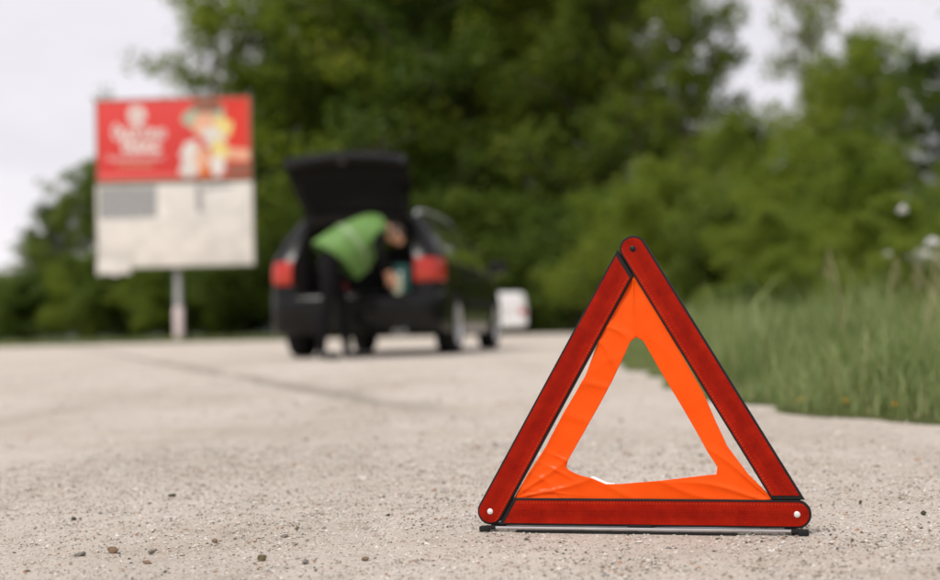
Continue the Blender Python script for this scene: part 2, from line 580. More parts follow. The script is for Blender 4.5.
# a shallow groove where the old seam lies
d = np.abs(0.947 * X + 0.321 * Y - 1.251 + 0.05 * fbm(X, Y, 0.7, 2, 9))
Z -= 0.012 * np.exp(-(d / 0.10) ** 2) * np.clip((Y - 3.8) / 1.2, 0, 1)
V = np.stack([X, Y, Z], -1).reshape(-1, 3)
nx, ny = len(xs), len(ys)
I = np.arange(nx * ny).reshape(nx, ny)
F = np.stack([I[:-1, :-1], I[1:, :-1], I[1:, 1:], I[:-1, 1:]], -1).reshape(-1, 4)
tag(link('gravel_lot', np_mesh('gravel_lot', V, F, GRAVEL, True)), kind='structure')

# grass verge: low bank right of the lot, rising from below the gravel
vy = np.concatenate([np.linspace(-3, 12, 140), np.linspace(12.4, 60, 60)])
vu = np.concatenate([np.linspace(-0.10, 1.2, 26), np.linspace(1.5, 40, 24)])
U, Y = np.meshgrid(vu, vy, indexing='ij')
wob = 0.16 * fbm(Y * 1.0, Y * 0, 3.1, 4, 5)
X = edge_x(Y) + U + wob
Z = np.where(U < 0, U * 0.35, 0.07 * (1 - np.exp(-U / 0.45)) + 0.02 * fbm(X, Y, 2.0, 3, 6) * np.clip(U / 0.3, 0, 1)) + 0.004
V = np.stack([X, Y, Z], -1).reshape(-1, 3)
I = np.arange(U.size).reshape(U.shape)
F = np.stack([I[:-1, :-1], I[1:, :-1], I[1:, 1:], I[:-1, 1:]], -1).reshape(-1, 4)
tag(link('grass_verge', np_mesh('grass_verge', V, F, SOIL, True)), kind='structure')

# grassland and wood floor beyond the lot
V, F = [], []
fy = [47.5, 48.2, 50, 55, 70, 120, 400]
for i, y in enumerate(fy):
    for j, x in enumerate(np.linspace(-140, 140, 60)):
        w = 0.5 * math.sin(x * 0.4) + 0.3 * math.sin(x * 1.1)
        V.append((x, y + (w if i < 3 else 0), [-0.03, 0.05, 0.08, 0.10, 0.10, 0.10, 0.10][i]))
F = [(i * 60 + j, i * 60 + j + 1, (i + 1) * 60 + j + 1, (i + 1) * 60 + j) for i in range(len(fy) - 1) for j in range(59)]
tag(link('meadow', np_mesh('meadow', V, F, SOIL, True)), kind='structure')

# far wooded hills, just visible at the left edge
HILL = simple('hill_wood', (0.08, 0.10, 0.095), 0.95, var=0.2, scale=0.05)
hm = MB()
P = []
for y, hz in ((600, 0.0), (640, 0.75), (720, 1.0), (900, 0.9), (1100, 0.0)):
    P.append([(x, y, -0.5 + hz * (9 + 5 * math.sin(x * 0.011 + 1) + 3 * math.sin(x * 0.043))) for x in np.linspace(-690, 690, 90)])
hm.grid(P)
tag(hm.build('hills', HILL), kind='structure')

# ------------------------------------------------------------------ gravel grains (uncountable)
BASES = []
for k_ in range(6):
    rr = random.Random(k_)
    v_ = np.array([(1, 0, 0), (0, 1, 0), (-1, 0, 0), (0, -1, 0), (0, 0, .62), (0, 0, -.62)], float)
    v_ += np.array([[rr.uniform(-.3, .3) for _ in range(3)] for _ in range(6)])
    BASES.append((v_, np.array([(0, 1, 4), (1, 2, 4), (2, 3, 4), (3, 0, 4), (1, 0, 5), (2, 1, 5), (3, 2, 5), (0, 3, 5)])))


def scatter_pebbles(n, xr, yr, smin, smax, seed, power=2.6):
    r_ = np.random.default_rng(seed)
    Vs, Fs, off = [], [], 0
    px_ = r_.uniform(*xr, n); py_ = r_.uniform(*yr, n)
    keep = (fbm(px_, py_, 4.0, 2, 20) + 1.1 * r_.random(n)) > 0.1 + 0.16 * np.maximum(0, py_ - 2.0) * (smax < 0.005)
    keep &= px_ < edge_x(py_) + 0.02
    px_, py_ = px_[keep], py_[keep]
    n = len(px_)
    sz = smin + (smax - smin) * r_.random(n) ** power
    zz = 0.0035 * fbm(px_, py_, 5.0, 3, 1)
    which = r_.integers(0, 6, n)
    ang = r_.uniform(0, 6.283, n)
    asp = r_.uniform(0.6, 1.0, n)
    for b in range(6):
        bv, bf = BASES[b]
        k = np.where(which == b)[0]
        c, s = np.cos(ang[k])[:, None], np.sin(ang[k])[:, None]
        x = bv[None, :, 0] * sz[k][:, None]; y = bv[None, :, 1] * (sz * asp)[k][:, None]
        z = bv[None, :, 2] * sz[k][:, None] * 0.8
        W = np.stack([x * c - y * s + px_[k][:, None], x * s + y * c + py_[k][:, None], z + zz[k][:, None] + (sz[k] * 0.15)[:, None]], -1)
        Vs.append(W.reshape(-1, 3))
        Fs.append((bf[None] + (np.arange(len(k)) * len(bv))[:, None, None]).reshape(-1, 3) + off)
        off += len(k) * len(bv)
    return np.concatenate(Vs), np.concatenate(Fs)


v1, f1 = scatter_pebbles(90000, (-0.95, 0.95), (1.25, 3.0), 0.0007, 0.0028, 31, 1.5)
v2, f2 = scatter_pebbles(9000, (-1.1, 1.1), (1.25, 3.8), 0.0016, 0.0048, 32, 2.6)
v3, f3 = scatter_pebbles(9000, (-3.4, 1.2), (2.2, 10.0), 0.002, 0.009, 33, 3.2)
tag(link('gravel_grains', np_mesh('gravel_grains', np.concatenate([v1, v2, v3]),
    np.concatenate([f1, f2 + len(v1), f3 + len(v1) + len(v2)]), PEBBLE, False)),
    'fine loose gravel grains strewn over the pale lot', 'gravel', kind='stuff')

# ------------------------------------------------------------------ TREES
def rand_unit(r_, n):
    v = r_.normal(size=(n, 3))
    return v / np.linalg.norm(v, axis=1)[:, None]


def leaf_quads(cen, size, r_, flat=0.5):
    """diamond leaves, random orientation"""
    n = len(cen)
    a = rand_unit(r_, n)
    nrm = rand_unit(r_, n); nrm[:, 2] = np.abs(nrm[:, 2]) + flat
    nrm /= np.linalg.norm(nrm, axis=1)[:, None]
    a = a - nrm * (a * nrm).sum(1)[:, None]
    a /= np.maximum(np.linalg.norm(a, axis=1), 1e-4)[:, None]
    b = np.cross(nrm, a)
    s = (size * r_.uniform(0.6, 1.3, n))[:, None]
    V = np.stack([cen - a * s * 0.6, cen + b * s * 0.32 + nrm * s * 0.06, cen + a * s * 0.6, cen - b * s * 0.32 + nrm * s * 0.06], 1).reshape(-1, 3)
    F = np.arange(4 * n).reshape(n, 4)
    return V, F


def make_tree(seed, H, rad, base, nl=18, per=130, leaf=0.13, mat=None, sparse=0.0, stems=1):
    """trunk mesh and crown mesh of one tree"""
    rn = random.Random(seed); r_ = np.random.default_rng(seed)
    tb = MB()
    clumps = []
    for st in range(stems):
        lean = rn.uniform(0, 6.283)
        k = 0.0 if stems == 1 else rn.uniform(0.15, 0.4)
        Hs = H * (1 if st == 0 else rn.uniform(0.6, 0.95))
        pts, rr = [], []
        ox, oy = rn.uniform(-0.05, 0.05) * H * (stems > 1), rn.uniform(-0.05, 0.05) * H * (stems > 1)
        for i in range(9):
            t = i / 8
            pts.append(Vector((ox + Hs * 0.9 * t * (k * math.cos(lean)) + 0.02 * H * math.sin(3 * t + seed), oy + Hs * 0.9 * t * k * math.sin(lean) + 0.02 * H * math.cos(4 * t + seed) - 0.02 * H, Hs * 0.93 * t - 0.1 * (i == 0))))
            rr.append(0.018 * H * (1 - 0.88 * t) * (1.25 if i == 0 else 1) / math.sqrt(stems))
        tb.tube(pts, rr, 7)
        n_l = max(4, nl // stems)
        for i in range(n_l):
            t = base + (0.97 - base) * (i + rn.random() * 0.7) / n_l
            p0 = pts[min(7, int(t * 8))].lerp(pts[min(8, int(t * 8) + 1)], t * 8 - int(t * 8))
            u = (t - base) / (1 - base)
            L = rad * (0.62 + 0.55 * math.sin(math.pi * min(1, 0.18 + u * 0.75))) * rn.uniform(0.7, 1.12) * (1 - 0.45 * u ** 3)
            az = i * 2.4 + rn.uniform(-0.4, 0.4) + seed
            el = R(rn.uniform(-5, 25) + 38 * u)
            q = [p0]
            dv = Vector((math.cos(az) * math.cos(el), math.sin(az) * math.cos(el), math.sin(el)))
            for j in range(1, 5):
                q.append(q[-1] + dv * (L / 4))
                dv = (dv + Vector((rn.uniform(-.2, .2), rn.uniform(-.2, .2), rn.uniform(-.14, .16)))).normalized()
            r0 = 0.007 * H * (1 - 0.6 * u)
            tb.tube(q, [r0, r0 * 0.75, r0 * 0.55, r0 * 0.36, r0 * 0.15], 5)
            for j, w in ((1, 0.6), (2, 0.8), (3, 1.0), (4, 1.0)):
                clumps.append((q[j], w))
            for b in range(7):
                j = rn.choice((1, 1, 2, 2, 3, 3))
                d2 = Vector((rn.uniform(-1, 1), rn.uniform(-1, 1), rn.uniform(-.45, .7))).normalized()
                e = q[j] + d2 * L * rn.uniform(0.22, 0.45)
                tb.tube([q[j], q[j].lerp(e, 0.55) + Vector((0, 0, 0.02 * H)), e], [r0 * 0.4, r0 * 0.25, r0 * 0.08], 4, cap=False)
                clumps.append((e, 1.0))
        clumps.append((pts[8], 1.0))
    tm = tb.mesh('trunk', BARK, True)
    cs = []
    for p, w in clumps:
        if rn.random() < sparse:
            continue
        n = int(per * w * rn.uniform(0.6, 1.3))
        rc = rad * rn.uniform(0.12, 0.26)
        q = rand_unit(r_, n) * (r_.random(n) ** 0.45)[:, None] * np.array([rc, rc, rc * 0.72])
        q += np.array(p)[None]
        cs.append(q)
    cen = np.concatenate(cs)
    cen[:, 2] = np.maximum(cen[:, 2], 0.06 * leaf)
    V, F = leaf_quads(cen, np.full(len(cen), leaf), r_)
    cm = np_mesh('crown', V, F, mat or LEAF, False)
    return tm, cm


PROTO = {
    'broad': make_tree(11, 9.0, 3.0, 0.08, 26, 105, 0.125, LEAF),
    'round': make_tree(12, 9.0, 2.7, 0.10, 26, 105, 0.125, LEAF_D),
    'tall': make_tree(13, 9.0, 2.2, 0.10, 26, 100, 0.115, LEAF),
    'light': make_tree(14, 9.0, 2.5, 0.22, 20, 60, 0.115, LEAF, 0.22),
    'bushy': make_tree(15, 4.0, 2.2, 0.05, 26, 110, 0.095, LEAF, 0, 4),
    'darkbush': make_tree(16, 3.0, 1.9, 0.03, 22, 120, 0.095, LEAF_D, 0, 4),
}
PH = {'broad': 9., 'round': 9., 'tall': 9., 'light': 9., 'bushy': 4., 'darkbush': 3.}


def tree(kind, x, y, H, label, name='deciduous_tree', cat='tree', group=None, wide=1.0, rz=None, z=0.05):
    o = empty(name, (x, y, z), random.uniform(0, 6.28) if rz is None else rz)
    s = H / PH[kind]
    o.scale = (s * wide, s * wide, s)
    tm, cm = PROTO[kind]
    link('trunk', tm, o)
    link('crown', cm, o)
    return tag(o, label, cat, group)


def atpx(px_, Y_):
    """ground X for a column of the view at distance Y_ (planning aid)"""
    return (px_ - 470) / 1305 * Y_


LW = 'leafy tree in the tall wood behind the black car'
GW = 'trees of the tall wood'
# far tree row at the left, behind the billboard
G1 = 'far trees at the left'
tree('broad', -33.6, 95, 4.8, 'lowest far tree at the left end of the tree row', group=G1, wide=1.5)
tree('broad', -28.2, 85, 7.0, 'second far tree from the left end of the tree row', group=G1, wide=1.1)
tree('round', -25.6, 82, 9.0, 'third far tree from the left end of the tree row', group=G1, wide=0.95)
tree('broad', -23.3, 80, 10.9, 'far rounded tree whose crown shows left of the billboard', group=G1, wide=0.95)
tree('round', -20.6, 78, 11.2, 'far tree directly behind the left half of the billboard', group=G1, wide=0.95)
tree('broad', -17.4, 74, 11.0, 'far tree behind the billboard post', group=G1, wide=0.95)
tree('round', -14.8, 68, 11.8, 'far tree behind the right half of the billboard', group=G1, wide=0.95)
# tall wood
tree('light', -11.9, 61, 21, 'tall loose tree rising over the right end of the red poster', group=GW, wide=0.78)
tree('tall', -8.6, 60, 20, 'tall tree between the billboard and the open tailgate', group=GW)
tree('broad', -5.6, 59, 21, 'tall tree directly above the open tailgate', group=GW)
tree('round', -2.8, 57, 20, 'tall dark tree rising over the right side of the black car', group=GW)
tree('broad', 0.2, 59, 22, 'tall tree rising behind the white van', group=GW)
tree('tall', 3.2, 56, 20, 'tall tree right of the white van', group=GW)
tree('round', 6.0, 54, 19, 'tall tree behind the tip of the warning triangle', group=GW)
tree('tall', 8.0, 50, 16.5, 'tall tree just left of the sky gap', group=GW, wide=0.66)
for (k, x, y, H) in (('round', -10.8, 72, 15), ('broad', -7.2, 76, 19), ('broad', -3.6, 74, 20), ('round', -1.2, 80, 22), ('round', 1.5, 75, 21), ('broad', 4.6, 78, 20), ('broad', 7.0, 72, 19), ('round', 10.2, 70, 12), ('broad', 13.5, 66, 10), ('round', 17.5, 62, 9.5)):
    tree(k, x, y, H, 'tree deep in the tall wood, filling the gaps between the front row', group=GW)
# right side, lower and nearer
G2 = 'lower trees at the right'
tree('broad', 8.4, 40, 6.6, 'low broad tree below the sky gap right of the triangle', group=G2)
tree('light', 13.5, 52, 17.5, 'thin tall tree with sky showing through its crown', group=G2, wide=0.55)
tree('broad', 10.4, 37, 7.2, 'yellowish tree right of the sky gap', group=G2)
tree('broad', 9.2, 30, 6.7, 'bright green tree in the right part of the wood edge', group=G2)
tree('round', 9.6, 25.5, 5.6, 'dark tree near the right edge of the picture', group=G2)
tree('light', 8.4, 16.5, 7.4, 'nearest tree at the right edge, its branches hanging into the sky', group=G2, wide=0.85)
tree('round', 13.2, 31, 6.6, 'tree behind the right edge trees', group=G2)
# shrubs along the wood edge
G3 = 'shrubs along the wood edge'
SH = [('bushy', -31.5, 84, 4.0, 'leftmost shrub at the foot of the far tree row'),
      ('bushy', -28.6, 78, 4.0, 'second shrub from the left at the foot of the far tree row'),
      ('darkbush', -25.8, 77, 4.4, 'third shrub from the left at the foot of the far tree row'),
      ('bushy', -22.8, 76, 4.6, 'shrub below the left side edge of the billboard'),
      ('bushy', -20.0, 70, 4.4, 'shrub below the left half of the white panel'),
      ('darkbush', -17.5, 64, 4.2, 'low shrub at the foot of the billboard trees, left of the post'),
      ('bushy', -9.2, 64, 6.4, 'tall shrub between the billboard post and the black car, at the back'),
      ('bushy', -12.6, 64, 6.0, 'tall shrub at the back behind the billboard post'),
      ('darkbush', -11.2, 57, 4.4, 'shrub directly behind the foot of the billboard post'),
      ('bushy', -13.2, 58, 4.2, 'rounded shrub just left of the billboard post'),
      ('darkbush', -9.4, 55, 4.4, 'rounded shrub right of the billboard post'),
      ('darkbush', -6.6, 53, 5.0, 'dark shrub close left of the black car'),
      ('bushy', -3.6, 54, 5.0, 'shrub hidden for the most part by the black car'),
      ('darkbush', -0.9, 52, 5.5, 'dark shrub above the bonnet of the black car'),
      ('darkbush', 1.8, 51, 5.4, 'dark shrub right behind the white van'),
      ('darkbush', 4.0, 48, 5.2, 'dark shrub right of the white van'),
      ('bushy', 5.3, 42, 4.6, 'shrub behind the left arm of the warning triangle'),
      ('bushy', 6.0, 36, 4.4, 'shrub behind the top of the warning triangle'),
      ('darkbush', 6.9, 33, 3.8, 'dark shrub behind the right arm of the warning triangle'),
      ('bushy', 7.3, 27.5, 3.9, 'bright shrub at the wood edge right of the triangle tip'),
      ('bushy', 7.6, 23.5, 3.2, 'bright shrub at the wood edge above the tall grass'),
      ('darkbush', 8.0, 20.5, 2.5, 'shrub near the right edge above the tall grass')]
SH += [('bushy', 3.55, 14.5, 0.95, 'low bush behind the tall grass, nearest the triangle tip'),
       ('bushy', 4.1, 13.2, 1.15, 'low bush behind the tall grass, second from the triangle'),
       ('bushy', 3.7, 11.2, 0.80, 'low bush behind the tall grass in the middle of the verge'),
       ('bushy', 4.9, 15.5, 1.5, 'low bush behind the tall grass, left of the white blossom'),
       ('darkbush', 2.7, 13.5, 0.62, 'smallest bush at the far end of the verge'),
       ('bushy', 4.4, 19.0, 1.7, 'bush at the wood edge behind the right arm of the triangle'),
       ('bushy', 6.4, 17.5, 1.9, 'bush at the wood edge behind the white blossom')]
for (k, x, y, H, lb) in SH:
    tree(k, x, y, H, lb, 'shrub', 'shrub', G3, wide=1.05)
# shrub with white blossom added for an unclear bright patch at the right edge
bl = empty('tufted_shrub', (4.40, 12.6, 0.05), 0.4)
tm, cm = make_tree(21, 1.25, 0.62, 0.08, 12, 60, 0.055, LEAF, 0, 3)
link('stem', tm, bl); link('foliage', cm, bl)
r_ = np.random.default_rng(77)
cs = []
for (cx, cy, cz, rr, n) in ((-0.22, -0.55, 0.72, 0.17, 520), (0.05, -0.62, 0.66, 0.20, 520), (-0.36, -0.5, 0.74, 0.07, 60), (-0.50, -0.45, 0.80, 0.05, 30), (0.0, -0.66, 0.36, 0.10, 200), (-0.48, -0.45, 0.60, 0.05, 18), (-0.33, -.4, 1.22, 0.05, 20), (-0.1, -.5, 0.90, 0.06, 40)):
    cs.append(rand_unit(r_, n) * (r_.random(n) ** 0.5)[:, None] * np.array([rr, rr * 0.6, rr * 0.6]) + np.array([cx, cy, cz]))
cen = np.concatenate(cs)
# blossom in the shrub's own frame
c, s = math.cos(-0.4), math.sin(-0.4)
cen[:, :2] = np.stack([cen[:, 0] * c - cen[:, 1] * s, cen[:, 0] * s + cen[:, 1] * c], 1)
V, F = leaf_quads(cen, np.full(len(cen), 0.05), r_, 0.2)
link('tufts', np_mesh('tufts', V, F, WHITE_TUFT), bl)
tag(bl, 'shrub with bright white blossom standing in for a bright patch at the right edge behind the tall grass', 'shrub')

# ------------------------------------------------------------------ GRASS
def blades(n, yr, ur, hmin, hmax, wid, seed, ramp=0.5, mat=None):
    r_ = np.random.default_rng(seed)
    y = yr[0] + (yr[1] - yr[0]) * r_.random(n) ** 1.3
    u = ur[0] + (ur[1] - ur[0]) * r_.random(n) ** 1.2
    dens = fbm(edge_x(y) + u, y, 2.2, 3, 40)
    keep = r_.random(n) < np.clip(0.8 + dens * 1.2, 0.2, 1)
    y, u = y[keep], u[keep]; n = len(y)
    x = edge_x(y) + u + 0.16 * fbm(y, y * 0, 3.1, 4, 5)
    z = np.where(u < 0, u * 0.35, 0.07 * (1 - np.exp(-np.maximum(u, 0) / 0.45))) - 0.012
    h = (hmin + (hmax - hmin) * r_.random(n) ** 1.4) * np.clip(0.25 + np.maximum(u, 0) / ramp, 0.25, 1) * np.clip(0.85 + 0.85 * fbm(x, y, 2.3, 3, 41), 0.3, 1.45)
    a = r_.uniform(0, 6.283, n)
    ln = h * r_.uniform(0.1, 0.65, n)
    dx, dy = np.cos(a) * ln, np.sin(a) * ln
    w = wid * r_.uniform(0.6, 1.4, n)
    wx, wy = -np.sin(a + r_.uniform(-1, 1, n)) * w, np.cos(a) * w
    P = []
    for t, k in ((0, 1.0), (0.45, 0.85), (0.8, 0.5)):
        cx, cy, cz = x + dx * t * t, y + dy * t * t, z + h * (t - 0.12 * t * t)
        P.append(np.stack([cx - wx * k, cy - wy * k, cz], -1)); P.append(np.stack([cx + wx * k, cy + wy * k, cz], -1))
    P.append(np.stack([x + dx, y + dy, z + h * 0.9], -1))
    V = np.stack(P, 1).reshape(-1, 3)
    b = (np.arange(n) * 7)[:, None]
    T = np.array([[0, 1, 3], [0, 3, 2], [2, 3, 5], [2, 5, 4], [4, 5, 6]])
    F = (b[:, :, None] + T[None]).reshape(-1, 3)
    return V, F


sets = [blades(26000, (2.9, 9), (0.0, 1.8), 0.10, 0.36, 0.0024, 50),
        blades(18000, (2.9, 14), (0.25, 4.5), 0.16, 0.40, 0.0034, 51),
        blades(14000, (8, 32), (-0.02, 9), 0.18, 0.48, 0.008, 52),
        blades(4000, (2.6, 14), (-0.12, 0.30), 0.03, 0.14, 0.0028, 53, 0.1),
        blades(500, (3.4, 9), (0.15, 2.6), 0.36, 0.52, 0.0032, 54)]
Vs, Fs, off = [], [], 0
for v, f in sets:
    Vs.append(v); Fs.append(f + off); off += len(v)
tag(link('tall_grass', np_mesh('tall_grass', np.concatenate(Vs), np.concatenate(Fs), GRASSM)),
    'tall green roadside grass growing on the verge right of the lot', 'grass', kind='stuff')
va, fa_ = blades(5200, (2.7, 14), (-0.20, 0.22), 0.02, 0.11, 0.0030, 57, 0.1)
vb_, fb_ = blades(900, (3.2, 9), (0.1, 2.2), 0.22, 0.42, 0.0030, 58)
tag(link('dry_grass', np_mesh('dry_grass', np.concatenate([va, vb_]), np.concatenate([fa_, fb_ + len(va)]), STRAW)),
    'pale dry grass along the ragged edge of the verge', 'grass', kind='stuff')
# low grass along the far edge of the lot
r_ = np.random.default_rng(60)
n = 9000
x = r_.uniform(-46, 14, n); y = 47.9 + 6 * r_.random(n) ** 1.8 + 0.5 * np.sin(x * 0.4)
h = r_.uniform(0.08, 0.26, n); a = r_.uniform(0, 6.28, n); w = 0.03
V = np.stack([np.stack([x - np.cos(a) * w, y - np.sin(a) * w, 0 * x + 0.0], -1), np.stack([x + np.cos(a) * w, y + np.sin(a) * w, 0 * x], -1),
              np.stack([x + r_.uniform(-.08, .08, n), y, h + 0.05], -1)], 1).reshape(-1, 3)
tag(link('field_grass', np_mesh('field_grass', V, np.arange(3 * n).reshape(n, 3), GRASSM)),
    'short grass along the far edge of the lot below the billboard', 'grass', kind='stuff')


def stalk(x, y, h, lean, label, group, seed):
    rn = random.Random(seed)
    o = empty('grass_stalk', (x, y, 0.05))
    mb = MB()
    pts = [(lean * h * t * t, 0.03 * math.sin(4 * t + seed), h * t - 0.03 * (t == 0)) for t in np.linspace(0, 1, 7)]
    mb.tube(pts, [0.0065, 0.006, 0.0056, 0.005, 0.0044, 0.0036, 0.002], 5)
    mb.build('stem', STRAW, o)
    hd = MB()
    p = Vector(pts[-1])
    for i in range(26):
        t = i / 26
        q = p + Vector((lean * 0.05, 0, -0.16 * h * t * 1.6))
        dv = Vector((rn.uniform(-1, 1), rn.uniform(-1, 1), rn.uniform(0.1, 0.9))).normalized() * rn.uniform(0.012, 0.035) * (0.5 + t)
        hd.tube([q, q + dv * 0.6, q + dv], [0.0016, 0.0042, 0.001], 4, cap=False)
    hd.build('seed_head', STRAW, o)
    return tag(o, label, 'grass stalk', group)


GS = 'tall pale grass stalks on the verge'
for i, (x, y, h, ln, lb) in enumerate([
        (1.58, 5.55, 0.50, -0.10, 'pale tall grass stalk left of the others, near the triangle'),
        (1.84, 5.85, 0.47, 0.16, 'pale grass stalk leaning right, second from the triangle'),
        (1.76, 4.85, 0.40, -0.2, 'pale short stalk leaning left above the tall grass'),
        (1.83, 4.95, 0.44, 0.08, 'pale upright stalk in the middle of the verge'),
        (1.95, 5.3, 0.46, -0.05, 'pale upright stalk right of the middle of the verge'),
        (1.86, 5.35, 0.52, 0.12, 'tallest pale stalk, bending slightly to the right'),
        (1.99, 4.85, 0.44, -0.14, 'pale stalk in front of the white blossom'),
        (1.63, 4.75, 0.36, 0.22, 'pale low stalk bending right close to the verge edge'),
        (2.32, 6.1, 0.50, 0.10, 'pale stalk nearest to the right edge of the picture')]):
    stalk(x, y, h, ln, lb, GS, 90 + i)

YELLOW = simple('dandelion_yellow', (0.80, 0.50, 0.03), 0.6, var=0.2, scale=400)
GREENST = simple('flower_stem', (0.13, 0.20, 0.06), 0.6)
GD = 'yellow flowers at the verge edge'


def dandelion(x, y, h, label, seed):
    o = empty('yellow_flower', (x, y, 0.0))
    mb = MB()
    mb.tube([(0, 0, -0.01), (0.004, 0, h * 0.5), (0.002, 0.003, h)], [0.002, 0.0018, 0.0016], 5)
    mb.build('stem', GREENST, o)
    f = MB()
    for ring, (k, rr, dz) in enumerate(((16, 0.015, 0.0), (12, 0.010, 0.003), (8, 0.006, 0.006))):
        for i in range(k):
            a = 2 * math.pi * i / k + ring * 0.2
            ca, sa = math.cos(a), math.sin(a)
            f.add([(0.002, 0.003, h), (0.002 + ca * rr * .7 - sa * .002, 0.003 + sa * rr * .7 + ca * .002, h + .003 + dz),
                   (0.002 + ca * rr, 0.003 + sa * rr, h + 0.002 + dz), (0.002 + ca * rr * .7 + sa * .002, 0.003 + sa * rr * .7 - ca * .002, h + .003 + dz)], [(0, 1, 2, 3)])
    f.build('flower_head', YELLOW, o, smooth=False)
    return tag(o, label, 'flower', GD)


for i, (x, y, h, lb) in enumerate([(1.21, 3.30, 0.055, 'small yellow flower at the verge edge nearest the right picture edge'),
                                   (1.10, 3.42, 0.03, 'low yellow flower at the verge edge, second from the right'),
                                   (1.00, 3.52, 0.035, 'low yellow flower at the verge edge, third from the right'),
                                   (0.93, 3.72, 0.03, 'low yellow flower at the verge edge, closest to the triangle'),
                                   (1.30, 3.55, 0.075, 'taller yellow flower standing in the grass at the right')]):
    dandelion(x, y, h, lb, i)

# ------------------------------------------------------------------ loose stones one can pick out
def stone(x, y, sx_, sy_, sz_, mat, label, seed):
    rn = random.Random(seed)
    bm = bmesh.new()
    for _ in range(15):
        v = Vector((rn.gauss(0, 1), rn.gauss(0, 1), rn.gauss(0, 1))).normalized()
        v = v * rn.uniform(.8, 1.15)
        bm.verts.new((v.x * sx_, v.y * sy_, v.z * sz_))
    bmesh.ops.convex_hull(bm, input=list(bm.verts))
    bmesh.ops.delete(bm, geom=[v for v in bm.verts if not v.link_faces], context='VERTS')
    bmesh.ops.bevel(bm, geom=list(bm.edges), offset=sx_ * .07, segments=1, affect='EDGES')
    me = bpy.data.meshes.new('stone'); bm.to_mesh(me); bm.free()
    me.materials.append(mat)
    o = link('stone', me)
    o.location = (x, y, sz_ * 0.45)
    o.rotation_euler = (rn.uniform(-.15, .15), rn.uniform(-.2, .2), rn.uniform(-0.3, 0.3))
    tag(o, label, 'stone', 'loose stones on the gravel')


for i, a in enumerate([
        (-0.489, 2.115, .0078, .006, .005, ST_DARK, 'dark olive stone lying alone farthest back among the loose stones'),
        (-0.441, 1.590, .0075, .006, .0055, ST_BROWN, 'brown pointed stone at the lower left of the gravel'),
        (-0.474, 1.567, .0095, .005, .0034, ST_GREY, 'long flat grey brown stone beside the brown pointed one'),
        (-0.246, 1.501, .0068, .006, .0058, ST_OLIVE, 'rounded olive stone near the bottom left of the triangle'),
        (-0.194, 1.481, .0050, .0045, .0035, ST_GREY, 'small grey stone right of the rounded olive one'),
        (-0.390, 1.576, .0046, .004, .0044, ST_GREY, 'upright grey stone right of the brown pointed one'),
        (-0.376, 1.500, .0070, .0045, .0032, ST_BROWN, 'tilted flat brown stone left of the rounded olive one'),
        (-0.122, 1.828, .0044, .004, .0036, ST_DARK, 'small black stone left of the triangle in clear gravel'),
        (-0.237, 1.738, .0040, .004, .0032, ST_OLIVE, 'small olive stone above the flat grey one'),
        (-0.244, 1.673, .0066, .004, .0028, ST_GREY, 'flat bluish grey stone in the middle of the gravel'),
        (-0.504, 1.469, .0042, .0035, .0024, ST_BROWN, 'small brown stone in the lower left corner'),
        (-0.328, 1.647, .0050, .004, .0030, ST_BROWN, 'reddish brown stone left of the flat bluish one'),
        (-0.127, 1.491, .0052, .004, .0026, ST_BROWN, 'pale orange brown stone at the bottom middle'),
        (-0.575, 1.875, .0046, .004, .0036, ST_DARK, 'small dark stone by the left edge of the gravel'),
        (0.542, 1.848, .0040, .004, .0030, ST_DARK, 'small dark stone right of the triangle'),
        (0.590, 1.730, .0045, .004, .0034, ST_DARK, 'small dark stone near the right picture edge')]):
    stone(*a, 300 + i)

# ================================================================== WARNING TRIANGLE
S_, V0, W_ = 0.373, 0.025, 0.0166
tri = empty('warning_triangle', (0.2042, 1.6326, 0.0), R(-14.1))
tri.scale = (1.0196, 1.0196, 1.0196)
tri.rotation_euler = (R(-2.0), 0, R(-14.1))
tag(tri, 'red and orange warning triangle standing on the pale gravel in front', 'warning triangle')
PA, PB, PC = Vector((-S_ / 2, V0)), Vector((S_ / 2, V0)), Vector((0, V0 + S_ * 0.866))


def arm_outline(P, Q, side, w, extra, gap):
    """rounded at P, slanted cut at Q; inside of the triangle lies on `side` of the axis"""
    d = (Q - P).normalized()
    nrm = Vector((-d.y, d.x)) * side
    pts = []
    cut = lambda t: S_ - (W_ + gap + t * 0.5) / 0.866
    K = 14
    pts.append(P + d * cut(-w) - nrm * w)
    pts.append(P + d * cut(w) + nrm * w)
    for i in range(K + 1):
        a = math.pi * i / K
        pts.append(P + nrm * w * math.cos(a) - d * (w + extra) * math.sin(a))
    if side < 0:
        pts = pts[::-1]
    return [(p.x, p.y) for p in pts]


def circ(c, r, k=16):
    return [(c.x + r * math.cos(2 * math.pi * i / k), c.y + r * math.sin(2 * math.pi * i / k)) for i in range(k)]


def hexring(c, r0, r1, k=20):
    pass


